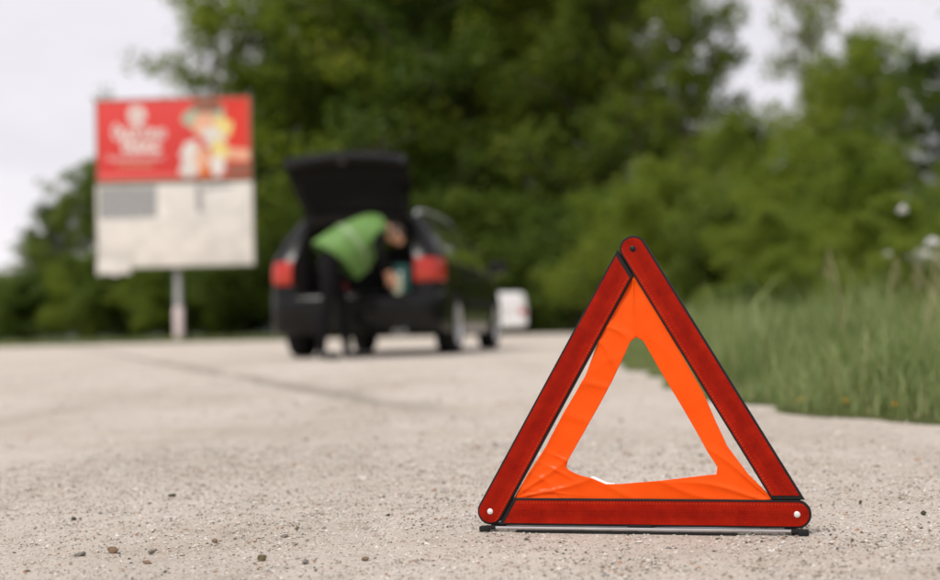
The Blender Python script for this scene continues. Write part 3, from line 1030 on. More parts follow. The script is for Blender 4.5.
for (P, Q, hole) in ((PA, PC, False), (PC, PB, True), (PB, PA, False)):
    d = (Q - P).normalized()
    nrm = Vector((d.y, -d.x))                    # towards the inside of the triangle
    mb = MB()
    mb.prism(arm_outline(P, Q, -1, W_, 0.0, 0.0004), -0.0045, 0.0045, 0, 0.0010)
    # lug behind the neighbouring arm at the joint
    lug = [P + d * (S_ - 0.045) - nrm * 0.009, P + d * (S_ + 0.008) - nrm * 0.006, P + d * (S_ + 0.008) + nrm * 0.006, P + d * (S_ - 0.045) + nrm * 0.009]
    mb.prism([(p.x, p.y) for p in lug[::-1]], 0.0046, 0.0085)
    arm = mb.build('arm', BLACKP, tri, True, 30, fix=True)
    # reflector in the arm's own frame: x along the arm, z towards the inside
    mb = MB()
    pts = [((Vector(p) - P).dot(d), (Vector(p) - P).dot(nrm)) for p in arm_outline(P, Q, -1, W_ - 0.0030, -0.0004, 0.0060)]
    mb.prism(pts, -0.0056, -0.0040, 0, 0.0005)
    rf = mb.build('reflector', REDREF, arm, True, 30, fix=True)
    rf.matrix_local = Matrix(((d.x, 0, nrm.x, P.x), (0, 1, 0, 0), (d.y, 0, nrm.y, P.y), (0, 0, 0, 1)))
    mb = MB()
    mb.lathe([(-0.0050, 0.0038), (-0.0064, 0.0036), (-0.0070, 0.0026), (-0.0072, 0.0)], 16, c=(P.x, 0, P.y))
    mb.build('rivet', BLACKP if hole else RIVET, arm, True, 40, fix=True)

# orange foil ring, stretched between the arms
OUTL = [(-0.0007, 0.3247), (0.0076, 0.3095), (0.045, 0.242), (0.0806, 0.1756), (0.0929, 0.1441), (0.1074, 0.1104), (0.1312, 0.0769), (0.1606, 0.0463), (0.0735, 0.0445), (0.001, 0.0445), (-0.0731, 0.0445), (-0.1576, 0.0455), (-0.1381, 0.0762), (-0.1145, 0.1109), (-0.1079, 0.1233), (-0.0922, 0.1505), (-0.0635, 0.1973), (-0.0515, 0.2268), (-0.0384, 0.2563), (-0.0281, 0.2796), (-0.0139, 0.3036)]
INNL = [(0.001, 0.2442), (0.0095, 0.2391), (0.0294, 0.2019), (0.0526, 0.1614), (0.0698, 0.1298), (0.0846, 0.102), (0.0948, 0.0852), (0.0934, 0.0768), (0.0622, 0.0731), (0.0198, 0.0681), (-0.0231, 0.0643), (-0.0404, 0.0642), (-0.0576, 0.0715), (-0.085, 0.0775), (-0.0898, 0.0849), (-0.0871, 0.0936), (-0.0663, 0.1281), (-0.0455, 0.1637), (-0.03, 0.1906), (-0.0157, 0.2187), (-0.0065, 0.2383)]
K = 16
# push the corner samples of the outer loop under the arms a little
def loop(pts, k):
    out = []
    n = len(pts)
    for i in range(n):
        a, b = Vector(pts[i]), Vector(pts[(i + 1) % n])
        for j in range(k):
            out.append(a.lerp(b, j / k))
    return out


lo, li = loop([(a, b - .005) for a, b in OUTL], K), loop([(a, b - .005) for a, b in INNL], K)
NR = 30


def ridge(v, p=2.2):
    return (1 - abs(math.sin(v))) ** p


def foil_y(x, z):
    z += .005
    y = 0.0
    # sharp folds that fan out of the corners, crinkles on the left flank, sag along the bottom
    for (cx, cz, k, amp, ph, rng) in ((-0.160, 0.044, 8.5, 0.0034, 0.35, 0.16), (0.163, 0.044, 7.0, 0.0038, 1.0, 0.15), (-0.002, 0.332, 5.0, 0.0026, 0.9, 0.17)):
        dx_, dz_ = x - cx, z - cz
        rr = math.hypot(dx_, dz_); an = math.atan2(dz_, dx_)
        y -= amp * ridge(an * k + ph + 5 * rr + 0.6 * math.sin(30 * rr)) * math.exp(-rr / rng) * min(1, rr / 0.02)
    fl_ = math.exp(-((x + 0.05 + (z - .2) * -.45) / 0.030) ** 2)
    y -= 0.0030 * ridge(34 * (z + 0.75 * x) + 2.6 * math.sin(23 * x + 31 * z) + 1.1 * math.sin(71 * z)) * fl_ * (0.45 + 0.55 * math.sin(17 * z + 1.2) ** 2)
    y -= 0.0015 * ridge(57 * (z - 0.25 * x) + 3 * math.sin(37 * z + 13 * x), 4) * fl_ * max(0, math.sin(29 * z + .4))
    y -= 0.0022 * ridge(75 * z + 6 * x + 2.4 * math.sin(15 * x), 2.5) * math.exp(-((z - 0.056) / 0.016) ** 2)
    y -= 0.0016 * ridge(21 * (z + .9 * x) + 2.3 * math.sin(19 * z + 9 * x), 3) * math.exp(-((x - .075 + (z - .16) * .55) / .03) ** 2)
    y += 0.0012 * math.sin(70 * x + 30 * z)
    return y


P = []
for r_i in range(NR + 1):
    t = r_i / NR
    row = []
    for a, b in zip(lo, li):
        p = a.lerp(b, t)
        row.append((p.x, 0.0005 + foil_y(p.x, p.y), p.y))
    row.append(row[0])
    P.append(row)
mb = MB(); mb.grid(P)
fo = mb.build('orange_foil', FOIL, tri, True, 180)
tag(fo, 'fluorescent orange foil stretched inside the red frame')
sd = fo.modifiers.new('thick', 'SOLIDIFY'); sd.thickness = 0.0003; sd.offset = 0
# pale back of the foil, folded over at the lower edge of the opening
mb = MB()
fl = [((-0.0600, 0.0722), (-0.0585, 0.0732)), ((-0.0576, 0.071), (-0.055, 0.0730)), ((-0.0404, 0.0636), (-0.040, 0.0662)), ((-0.0300, 0.0638), (-0.0300, 0.0650))]
mb.grid([[(a[0], 0.0016, a[1] - .005), (b[0], 0.0034, b[1] - .005)] for a, b in fl])
mb.build('foil_fold', PALEFOIL, fo)

# stand: two flat steel bars lying on the ground with black end caps
def stand_bar(y0, rz_, L, zc, hgt):
    M = Matrix.Rotation(rz_, 3, 'Z')
    mb = MB()
    mb.box((0, y0, zc), (L, 0.0050, hgt), 0, M, 0.0012)
    o = mb.build('stand_bar', STEEL, tri, True, 30)
    for s in (-1, 1):
        c = M @ Vector((s * (L / 2 + 0.001), 0, 0))
        e = MB()
        e.box((c.x, y0 + c.y, 0.0036), (0.013, 0.010, 0.0076), 0, M, 0.0022)
        e.box((c.x - s * 0.007, y0 + c.y - 0.0004, 0.0055), (0.014, 0.0075, 0.0054), 0, M, 0.0016)
        e.build('end_cap', RUBBER, o, True, 30)
    return o


stand_bar(-0.0072, R(0.4), 0.384, 0.0056, 0.0036)
stand_bar(0.012, R(-4), 0.37, 0.0050, 0.0046)
mb = MB()
mb.box((0, 0.004, 0.0090), (0.030, 0.022, 0.0030), 0, None, 0.001)
mb.box((-0.018, -0.0078, 0.0010), (0.270, 0.0066, 0.0034), 0, None, 0.0010)  # long thin black strip on the ground below the front bar
mb.build('hinge_and_strip', BLACKP, tri, True, 30)

# ================================================================== BLACK ESTATE CAR
CW = lambda x: interp(x, [0, .08, .2, .5, 1, 2.5, 3.6, 4.1, 4.4, 4.58, 4.65], [.74, .81, .85, .875, .885, .885, .88, .85, .80, .70, .58])
ZB = lambda x: interp(x, [0.1, 1.0, 2.4, 3.4, 4.4], [.965, .955, .93, .90, .72])
ZR = lambda x: interp(x, [.30, .45, .9, 1.8, 2.4, 2.75], [1.365, 1.385, 1.405, 1.425, 1.40, 1.35])


def car_y(x, z):
    zb = ZB(x); w = CW(x)
    if z <= zb:
        return w * (1 - .05 * max(0, (.50 - z) / .30) ** 2 - .03 * max(0, (z - .62) / .33) ** 1.5 - 0.012 * math.exp(-((z - .56) / .025) ** 2))
    t = (z - zb) / (1.41 - zb)
    return w * .97 * (1 - t) + .60 * t + .035 * math.sin(math.pi * min(1, t))


def zlow(x):
    z = 0.21 if 0.75 < x < 4.0 else 0.27
    for xc in (0.95, 3.62):
        if abs(x - xc) < 0.365:
            z = max(z, 0.31 + math.sqrt(0.365 ** 2 - (x - xc) ** 2))
    return z


car = empty('estate_car', (-1.155, 12.72, 0.0), R(90 - 9.5))
tag(car, 'black estate car with its tailgate raised, parked on the gravel lot', 'car')


def stations(x0, x1, n):
    a = list(np.linspace(x0, x1, n))
    for xc in (0.95, 3.62):
        for s in (-1, 1):
            for e in (0.3651, 0.363, 0.355, 0.34, 0.31):
                q = xc + s * e
                if x0 < q < x1: a.append(q)
    return sorted(a)


for s in (1, -1):
    for nm, x0, x1, n in (('rear_quarter', 0.10, 1.452, 30), ('door', 1.462, 2.352, 14), ('door', 2.362, 3.250, 14), ('front_wing', 3.260, 4.42, 28)):
        P = []
        for x in stations(x0, x1, n):
            z0, z1 = zlow(x), ZB(x)
            P.append([(x, s * car_y(x, z0 + (z1 - z0) * j / 12), z0 + (z1 - z0) * j / 12) for j in range(13)])
        mb = MB(); mb.grid(P, 0, s > 0)
        # returned edge so that the panel has depth
        mb.grid([[p[0], (p[0][0], p[0][1] - s * 0.03, p[0][2])] for p in P], 0, s < 0)
        pn = mb.build(nm, PAINT, car, True, 40)
        if nm == 'door':
            hb = MB(); xh = x0 + 0.16
            hb.box((xh, s * (car_y(xh, .80) + 0.014), .80), (0.20, 0.028, 0.032), 0, None, 0.008)
            hb.build('handle', PAINT, pn)
            sb = MB()
            sb.grid([[(x, s * (car_y(x, z) + .012), z) for z in (.50, .515, .56, .575)] for x in np.linspace(x0 + .01, x1 - .01, 8)], 0, s > 0)
            sb.build('rubbing_strip', TRIM, pn)

    # greenhouse pillars and rails
    def patch(q, n=8, off=0.0):
        P = []
        for i in range(n + 1):
            u = i / n
            row = []
            for j in range(n + 1):
                v = j / n
                x = (q[0][0] * (1 - u) + q[1][0] * u) * (1 - v) + (q[3][0] * (1 - u) + q[2][0] * u) * v
                z = (q[0][1] * (1 - u) + q[1][1] * u) * (1 - v) + (q[3][1] * (1 - u) + q[2][1] * u) * v
                row.append((x, s * (car_y(x, z) + off), z))
            P.append(row)
        return P
    for q in ([(.16, .968), (.50, .962), (.76, 1.33), (.46, 1.385)], [(1.40, .95), (1.50, .95), (1.50, 1.36), (1.40, 1.36)],
              [(2.30, .935), (2.40, .932), (2.40, 1.36), (2.30, 1.36)], [(3.22, .912), (3.42, .90), (2.74, 1.362), (2.68, 1.31)]):
        mb = MB(); mb.grid(patch(q), 0, s > 0); mb.build('pillar', PAINT, car)
    mb = MB()
    mb.grid([[(x, s * car_y(x, z), z) for z in np.linspace(interp(x, [.5, .76, 1.4, 2.4, 2.74], [1.37, 1.335, 1.362, 1.362, 1.30]), ZR(x), 4)] for x in np.linspace(.5, 2.74, 20)], 0, s > 0)
    mb.build('roof_frame', PAINT, car)
    for q in ([(.502, .964), (1.398, .952), (1.398, 1.360), (.762, 1.33)], [(1.502, .95), (2.298, .936), (2.298, 1.36), (1.502, 1.36)], [(2.402, .932), (3.218, .914), (2.678, 1.308), (2.402, 1.36)]):
        mb = MB(); mb.grid(patch(q, 8, -0.006), 0, s > 0); mb.build('side_window', GLASS, car)
    # chrome line under the windows
    mb = MB(); mb.tube([(x, s * (car_y(x, ZB(x) - .008) + .002), ZB(x) - .004) for x in np.linspace(.32, 3.35, 24)], 0.007, 6)
    mb.build('window_trim', CHROME, car)
    # roof rail
    mb = MB()
    pts = [(.42, s * .565, 1.405), (.50, s * .57, 1.455), (.9, s * .572, 1.478), (1.6, s * .572, 1.492), (2.2, s * .57, 1.475), (2.5, s * .565, 1.445), (2.56, s * .56, 1.40)]
    mb.tube(pts, 0.016, 8); mb.build('roof_rail', ALU, car)
    # mirror
    mb = MB(); mb.box((3.10, s * 1.0, .98), (0.12, 0.20, 0.14), 0, None, 0.035)
    mb.box((3.13, s * 0.90, .94), (0.06, 0.10, 0.04), 0, None, 0.01); mb.build('mirror', PAINT, car)
    # tail lamp wrapped round the corner
    path = [(.36, .872), (.22, .855), (.12, .83), (.065, .78), (.045, .70), (.045, .615)]
    zs = [(.725, .03), (.735, 0.004), (.80, -0.004), (.88, -0.002), (.945, .004), (.962, .010)]
    P = [[(px_ + 0.6 * dz + (0.02 if z > .9 else 0), s * (py_ - dz * (0.5 if k < 4 else 0.1)), z) for z, dz in zs] for k, (px_, py_) in enumerate(path)]
    mb = MB(); mb.grid(P, 0, s < 0)
    tl = mb.build('tail_lamp', TAIL, car, True, 60)
    mb = MB(); mb.grid([[(x - .006, s * (y + .003), z) for z in (.775, .80, .825)] for x, y in path[2:]], 0, s < 0)
    mb.build('indicator', TAILO, tl)
    # corner below and above the lamp
    path2 = [(.36, .874), (.22, .858), (.12, .832), (.07, .785), (.052, .70), (.052, .585)]
    mb = MB(); mb.grid([[(x, s * y, z) for z in (.60, .66, .724)] for x, y in path2], 0, s < 0)
    mb.build('corner_panel', PAINT, car, True, 60)
    # D pillar, rear face: from lamp up to the roof, with the reveal of the opening
    mb = MB()
    bot = [(.20, .855, .968), (.11, .815, .968), (.085, .70, .968), (.10, .60, .968)]
    mid = [(.30, .76, 1.17), (.22, .735, 1.17), (.20, .64, 1.17), (.215, .555, 1.17)]
    top = [(.46, .615, 1.385), (.40, .60, 1.395), (.38, .54, 1.40), (.39, .49, 1.395)]
    mb.grid([[(x, s * y, z) for x, y, z in r2] for r2 in (bot, mid, top)], 0, s > 0)
    mb.build('rear_pillar', PAINT, car, True, 60)
    mb = MB()
    mb.grid([[(.052, s * .585, .62), (.26, s * .57, .62), (.40, s * .57, .62)], [(.052, s * .585, .73), (.26, s * .57, .73), (.40, s * .57, .73)], [(.10, s * .60, .968), (.26, s * .575, .968), (.45, s * .57, .968)],
             [(.215, s * .555, 1.17), (.33, s * .55, 1.17), (.52, s * .55, 1.17)], [(.39, s * .49, 1.395), (.47, s * .49, 1.39), (.62, s * .50, 1.39)]], 0, s < 0)
    mb.build('opening_reveal', TRIMG, car, True, 50)
    # cargo side trim
    mb = MB()
    mb.grid([[(x, s * .58, .60), (x, s * .60, .80), (x, s * .62, .95)] for x in (.35, .8, 1.25)], 0, s < 0)
    mb.build('cargo_trim', CARPET, car)
    # mud guard inside arch
    for xc in (0.95, 3.62):
        mb = MB()
        mb.grid([[(xc + .375 * math.cos(a), s * y, .31 + .375 * math.sin(a)) for y in (.58, .855)] for a in np.linspace(-0.25, math.pi + .25, 20)], 0, s > 0)
        mb.build('wheel_arch', TRIM, car)

# roof
P = [[(x, y, ZR(x) + .055 * (1 - (y / .605) ** 2) - 0.0) for y in np.linspace(-.605, .605, 15)] for x in np.linspace(.40, 2.75, 22)]
mb = MB(); mb.grid(P, 0, False); roof = mb.build('roof', PAINT, car)
mb = MB(); mb.grid([[(x, y, ZR(x) - .03 + .05 * (1 - (y / .60) ** 2)) for y in np.linspace(-.58, .58, 9)] for x in np.linspace(.42, 2.74, 12)], 0, True); mb.build('headliner', TRIM, car)
mb = MB(); mb.box((1.0, 0.0, 1.495), (0.10, 0.03, 0.05), 0, None, 0.012); mb.build('aerial', PAINT, roof)
# windscreen, bonnet, nose
mb = MB(); mb.grid([[(2.75 + .69 * t - .10 * (y / .7) ** 2, y * (.60 + .13 * t) / .7, 1.40 - .475 * t - .05 * (y / .7) ** 2 * (1 - t)) for y in np.linspace(-.7, .7, 11)] for t in np.linspace(0, 1, 8)])
mb.build('windscreen', GLASS, car)
mb = MB(); mb.grid([[(3.36 + 1.13 * t - .10 * (y) ** 2, y * CW(3.36 + 1.05 * t), .925 - .13 * t - .10 * t ** 3 - .03 * y * y) for y in np.linspace(-1, 1, 13)] for t in np.linspace(0, 1, 12)])
mb.build('bonnet', PAINT, car)
NP = [(4.0, .868), (4.25, .85), (4.42, .80), (4.55, .70), (4.62, .52), (4.65, .25), (4.655, 0)]
NP = NP + [(x, -y) for x, y in NP[-2::-1]]
mb = MB(); mb.grid([[(x - i_, y * (1 - .05 * i_), z) for z, i_ in ((.18, .10), (.24, .02), (.40, 0), (.54, .01), (.60, .05), (.70, .12))] for x, y in NP], 0, True)
nb = mb.build('front_bumper', PAINT, car, True, 60)
mb = MB(); mb.box((4.60, 0, .56), (.05, .74, .14), 0, None, .02); mb.build('grille', TRIM, nb)
for s in (1, -1):
    mb = MB(); mb.blob((4.44, s * .62, .64), (.13, .17, .075), 5, .05, 2); mb.build('headlamp', CLEAR, nb)
# rear bumper
BP = [(.60, .886), (.36, .884), (.20, .87), (.09, .83), (.03, .74), (.005, .55), (-.01, .28), (-.015, 0)]
BP = BP + [(x, -y) for x, y in BP[-2::-1]]
mb = MB()
mb.grid([[(x + i_ * (1 if abs(y) < .84 else .2), y * (1 - .07 * i_), z) for z, i_ in ((.24, .10), (.27, .03), (.36, .012), (.46, 0), (.55, -.004), (.60, .004), (.622, .025), (.628, .07))] for x, y in BP], 0, False)
rb = mb.build('rear_bumper', PAINT, car, True, 60, fix=True)
mb = MB(); mb.grid([[(x - .004 + .01, y * 1.0, z) for z in (.40, .435)] for x, y in BP[3:-3]]); mb.build('bumper_strip', TRIM, rb)
mb = MB(); mb.box((-.022, 0, .50), (.012, .52, .112), 0, None, .003); mb.build('number_plate', TRIM, rb)
mb = MB(); mb.grid([[(.03, y, .632), (.16, y, .638), (.22, y, .625)] for y in np.linspace(-.70, .70, 10)]); mb.build('loading_sill', ALU, rb)
for y in (-.52, -.44):
    mb = MB(); mb.lathe([(.0, .03), (-.10, .032), (-.10, .026), (.0, .024)], 14, axis='X', c=(.06, y, .235)); mb.build('exhaust_pipe', CHROME, rb)
# under body, cargo floor, seats
mb = MB(); mb.box((2.3, 0, .245), (4.0, 1.10, .08), 0, None, .02); mb.box((.55, 0, .30), (.85, 1.1, .12), 0, None, .03); mb.build('underbody', TRIM, car)
mb = MB(); mb.box((.80, 0, .595), (1.26, 1.16, .03), 0, None, .004); mb.build('cargo_floor', CARPET, car)
for y in (-.36, .36):
    st = MB(); st.box((1.42, y, .86), (.14, .66, .60), 0, Matrix.Rotation(R(14), 3, 'Y'), .04); so_ = st.build('rear_seat', CARPET, car)
    hd = MB(); hd.box((1.50, y, 1.20), (.09, .26, .15), 0, Matrix.Rotation(R(14), 3, 'Y'), .035); hd.build('headrest', CARPET, so_)
    st = MB(); st.box((2.45, y, .82), (.15, .52, .66), 0, Matrix.Rotation(R(-18), 3, 'Y'), .05)
    st.box((2.75, y, .46), (.55, .52, .16), 0, None, .05); so_ = st.build('front_seat', CARPET, car)
    hd = MB(); hd.box((2.33, y, 1.21), (.09, .26, .17), 0, Matrix.Rotation(R(-12), 3, 'Y'), .035); hd.build('headrest', CARPET, so_)
mb = MB(); mb.box((3.2, 0, .80), (.45, 1.36, .20), 0, None, .06); mb.build('dashboard', TRIM, car)

# wheels
for xc in (0.95, 3.62):
    for s in (1, -1):
        wm = MB()
        wm.lathe([(-.095, .205), (-.102, .24), (-.104, .285), (-.092, .308), (-.06, .316), (0, .318), (.06, .316), (.092, .308), (.104, .285), (.102, .24), (.095, .205), (.0, .195), (-.095, .205)], 36)
        w = wm.build('wheel', RUBBER, car, True, 50, fix=True)
        w.location = (xc, s * .785, .315)
        rm = MB()
        rm.lathe([(s * .06, .207), (s * .098, .214), (s * .100, .204), (s * .085, .190), (s * .02, .185)], 36)
        for k in range(7):
            a = 2 * math.pi * k / 7
            M = Matrix.Rotation(-a, 3, 'Y')
            rm.box(M @ Vector((.118, s * .080, 0)), (.165, .022, .040), 0, M, .006)
        rm.lathe([(s * .04, .0), (s * .04, .055), (s * .088, .05), (s * .094, .03), (s * .095, .0)], 18)
        rm.build('rim', ALU, w, True, 40, fix=True)
        dm = MB(); dm.lathe([(s * .02, .0), (s * .02, .186), (s * .028, .186), (s * .028, .0)], 24); dm.build('brake_disc', TRIM, w, fix=True)

# tailgate, turned up about the hinge at the rear edge of the roof
HX, HZ = .41, 1.425
TG = Matrix.Translation((HX, 0, HZ)) @ Matrix.Rotation(R(108), 4, 'Y') @ Matrix.Translation((-HX, 0, -HZ))
# closed profile (x, z, half width) from hinge to lower lip
prof = [(.405, 1.425, .50), (.33, 1.32, .535), (.23, 1.16, .575), (.135, 1.00, .605), (.085, .95, .612), (.055, .86, .612), (.05, .72, .605), (.07, .645, .585)]


def tgrid(off, prof_, inset=0.0, ny=15, y0=-1.0, y1=1.0):
    P = []
    for (x, z, w) in prof_:
        row = []
        for t in np.linspace(y0, y1, ny):
            y = t * (w - inset)
            bow = .06 * (t * t)
            row.append(TG @ Vector((x + off + bow, y, z - off * 0.3)))
        P.append(row)
    return P


mb = MB()
mb.grid(tgrid(0.0, prof[3:]), 0, True)
A0, A1 = tgrid(0.0, prof[3:]), tgrid(0.075, prof[3:], .015)
mb.grid([A0[-1], A1[-1]], 0, True)
for e in (0, -1):
    mb.grid([[r0[e], r1[e]] for r0, r1 in zip(A0, A1)], 0, e == 0)
tg = mb.build('tailgate', PAINT, car, True, 60)
mb = MB(); mb.grid(tgrid(0.01, prof[:4], .07)); mb.build('rear_window', PRIVACY, tg)
mb = MB()
for y0, y1 in ((-1.0, -.86), (.86, 1.0)):
    mb.grid(tgrid(0.0, prof[:4], 0, 4, y0, y1)); mb.grid(tgrid(0.04, prof[:4], 0, 4, y0, y1))
mb.grid(tgrid(0.0, [(.43, 1.435, .50), (.36, 1.365, .525)], 0, 11)); mb.grid(tgrid(0.045, [(.42, 1.43, .50), (.355, 1.36, .525)], 0, 11))
mb.build('window_frame', PAINT, tg)
mb = MB(); mb.grid(tgrid(0.075, prof[3:], .015)); mb.build('inner_trim', TRIM, tg, True, 60)
mb = MB(); P = tgrid(0.082, [(.05, .76, .585), (.052, .70, .58), (.075, .645, .56)], .01, 13); mb.grid(P); mb.build('trim_lip', TRIMG, tg, True, 60)
mb = MB(); c = TG @ Vector((.165, 0, .665)); mb.box(c, (.05, .07, .05), 0, None, .012); mb.build('latch', TRIMG, tg)
for s in (1, -1):
    mb = MB(); c = TG @ Vector((.12, s * .575, .82)); mb.box(c, (.03, .035, .10), 0, None, .008); mb.build('edge_lamp', TAILO, tg)
    a = Vector((.36, s * .53, 1.24)); b = TG @ Vector((.30, s * .52, 1.10))
    mb = MB(); mb.tube([a, a.lerp(b, .5)], .012, 8); mb.tube([a.lerp(b, .48), b], .006, 8)
    mb.build('gas_strut', BLACKP, tg)

# ------------------------------------------------------------------ things in the boot
CM = Matrix.Translation((-1.155, 12.72, 0)) @ Matrix.Rotation(R(80.5), 4, 'Z')


def in_car(x, y, z):
    return CM @ Vector((x, y, z))


REDF = simple('red_fabric', (0.26, 0.018, 0.018), 0.8, var=0.3, scale=40)
TEAL = simple('teal_plastic', (0.02, 0.12, 0.10), 0.5)
PALEG = simple('pale_green_plastic', (0.30, 0.34, 0.24), 0.4)
o = MB()
o.blob((0, 0, .075), (.17, .10, .08), 8, .12, 3); bag = empty('red_bag', in_car(.40, .24, .611), R(80))
bb = o.build('bag_body', REDF, bag)
h_ = MB(); h_.tube([(-.07, 0, .14), (-.05, 0, .19), (0, 0, .205), (.05, 0, .19), (.07, 0, .14)], .008, 6); h_.build('handle', REDF, bag)
tag(bag, 'small dark red bag lying on the cargo floor of the black car', 'bag')
tb = empty('teal_box', in_car(.55, -.42, .611), R(75))
o = MB(); o.box((0, 0, .14), (.22, .16, .28), 0, None, .012); o.build('box_body', TEAL, tb)
o = MB(); o.box((0, 0, .29), (.23, .17, .03), 0, None, .008); o.build('lid', TEAL, tb)
tag(tb, 'dark teal box standing in the boot beside the right tail lamp', 'box')

# ================================================================== PERSON
PX, PY, PROT = -1.345, 12.24, R(24)


def skin_mesh(name, joints, edges, sub=2):
    bm = bmesh.new()
    ly = bm.verts.layers.skin.verify()
    vs = []
    for i, (x, y, z, r1) in enumerate(joints):
        v = bm.verts.new((x, y, z))
        rr = r1 if isinstance(r1, tuple) else (r1, r1)
        v[ly].radius = rr
        v[ly].use_root = (i == 0)
        vs.append(v)
    for a, b in edges:
        bm.edges.new((vs[a], vs[b]))
    me = bpy.data.meshes.new(name + '_cage'); bm.to_mesh(me); bm.free()
    o = bpy.data.objects.new(name + '_cage', me); COL.objects.link(o)
    sk = o.modifiers.new('skin', 'SKIN'); sk.use_smooth_shade = True
    ss = o.modifiers.new('sub', 'SUBSURF'); ss.levels = sub; ss.render_levels = sub
    dg = bpy.context.evaluated_depsgraph_get()
    out = bpy.data.meshes.new_from_object(o.evaluated_get(dg))
    out.name = name
    bpy.data.objects.remove(o); bpy.data.meshes.remove(me)
    return out


J, E_ = [], []


def jt(x, y, z, r1, par=None):
    J.append((x, y, z, r1))
    if par is not None:
        E_.append((par, len(J) - 1))
    return len(J) - 1


pel = jt(0, 0, 0.98, .135)
sp1 = jt(.15, 0, 1.09, .125, pel)
sp2 = jt(.31, 0, 1.18, .13, sp1)
chs = jt(.45, 0, 1.235, .115, sp2)
nk = jt(.565, 0, 1.235, .058, chs)
hd0 = jt(.625, 0, 1.215, .075, nk)
hd1 = jt(.695, 0, 1.165, .086, hd0)
hd2 = jt(.745, 0, 1.115, .062, hd1)
JOINT_KIND = {}
hands = []
for sgn, hipx, knee, ank in ((-1, 0.0, (-.035, -.115, .53), (-.10, -.125, .10)), (1, 0.02, (.20, .12, .53), (.235, .13, .10))):
    hp = jt(hipx, sgn * .095, .90, .10, pel)
    th = jt((hipx + knee[0]) / 2 + .01, (sgn * .1 + knee[1]) / 2, .72, .086, hp)
    kn = jt(*knee, .062, th)
    cf = jt((knee[0] + ank[0]) / 2 - .02, (knee[1] + ank[1]) / 2, .36, .058, kn)
    an = jt(*ank, .047, cf)
    he = jt(ank[0] - .02, ank[1], .045, .046, an)
    ba = jt(ank[0] + .12, ank[1] + .01 * sgn, .038, .044, he)
    jt(ank[0] + .19, ank[1] + .015 * sgn, .030, .030, ba)
for sgn, el, wr, hn in ((-1, (.44, -.255, .985), (.555, -.215, .80), (.60, -.20, .735)), (1, (.58, .235, .985), (.69, .20, .80), (.72, .19, .73))):
    sh = jt(.455, sgn * .165, 1.215, .072, chs)
    ua = jt((.455 + el[0]) / 2, (sgn * .17 + el[1]) / 2, 1.10, .055, sh)
    eb = jt(*el, .046, ua)
    fa = jt((el[0] + wr[0]) / 2, (el[1] + wr[1]) / 2, (el[2] + wr[2]) / 2, .041, eb)
    wj = jt(*wr, .028, fa)
    pm_ = jt(*hn, .032, wj)
    hands.append((sgn, Vector(wr), Vector(hn)))
    d = (Vector(hn) - Vector(wr)).normalized()
    side = Vector((0, 1, 0))
    nrm_ = d.cross(side).normalized()
    for k, (o_, L) in enumerate(((-.030, .062), (-.011, .072), (.010, .068), (.029, .052))):
        b0 = Vector(hn) + side * o_ + d * .018
        b1 = b0 + d * L * .5 - nrm_ * .006
        b2 = b1 + d * L * .38 - nrm_ * .022
        i0 = jt(*b0, .0105, pm_); i1 = jt(*b1, .0092, i0); jt(*b2, .0075, i1)
    t0 = Vector(wr).lerp(Vector(hn), .6) - nrm_ * .022
    i0 = jt(*t0, .013, wj); i1 = jt(*(t0 + d * .028 - nrm_ * .022), .0105, i0); jt(*(t0 + d * .058 - nrm_ * .028), .009, i1)
# nose, chin, ears hints on the head
jt(.735, 0, 1.155 - .075, .030, hd2)
pers = empty('person', (PX, PY, 0.0), PROT)
tag(pers, 'person in a bright green vest and black trousers bending into the open car boot', 'person')
me = skin_mesh('body', J, E_, 2)
me.materials.clear()
for mm in (CLOTH, SKIN, SHOE): me.materials.append(mm)
for p in me.polygons:
    c = p.center
    k = 0
    if c.x > .60 and c.z > 1.02: k = 1
    elif c.z < .078: k = 2
    elif c.x > .5 and c.z < .815: k = 1
    p.material_index = k
    p.use_smooth = True
body = link('body', me, pers)
# hair: cap over the back and top of the skull
mb = MB()
P = []
hc = Vector((.683, 0, 1.178)); ax = Vector((.72, 0, -.69)).normalized(); upv = Vector((.69, 0, .72)).normalized()
for i in range(9):
    th = R(5 + 105 * i / 8)
    row = []
    for j in range(25):
        ph = 2 * math.pi * j / 24
        d = upv * math.cos(th) + (ax * math.cos(ph) + Vector((0, 1, 0)) * math.sin(ph)) * math.sin(th)
        if i > 5 and math.cos(ph) > 0.35:
            d = upv * math.cos(R(5 + 105 * 5 / 8)) + (ax * math.cos(ph) + Vector((0, 1, 0)) * math.sin(ph)) * math.sin(R(5 + 105 * 5 / 8))
        row.append(hc + Vector((d.x * .104, d.y * .096, d.z * .104)) * (1 + .03 * math.sin(7 * ph + 3 * i)))
    P.append(row)
mb.grid(P); mb.build('hair', HAIR, pers, True, 180, fix=True)
# face: eyes, brow, nose, mouth, ears on the side turned to the hands
LIP = simple('lip', (0.38, 0.13, 0.10), 0.5)


def feature(name, c, r, seed, amp, mat):
    mb = MB(); mb.blob(c, r, seed, amp, 2); mb.build(name, mat, pers)


for s in (-1, 1):
    feature('eye', hc + ax * .082 + upv * .005 + Vector((.02, s * .032, .012)), (.011, .013, .011), 1, 0, HAIR)
    feature('ear', hc + Vector((0, s * .088, 0)) + ax * .01, (.022, .012, .032), 2, .05, SKIN)
feature('nose', hc + ax * .10 - upv * .005 + Vector((.004, 0, -.006)), (.016, .014, .022), 3, .05, SKIN)
feature('mouth', hc + ax * .085 - upv * .055, (.012, .026, .010), 4, .0, LIP)
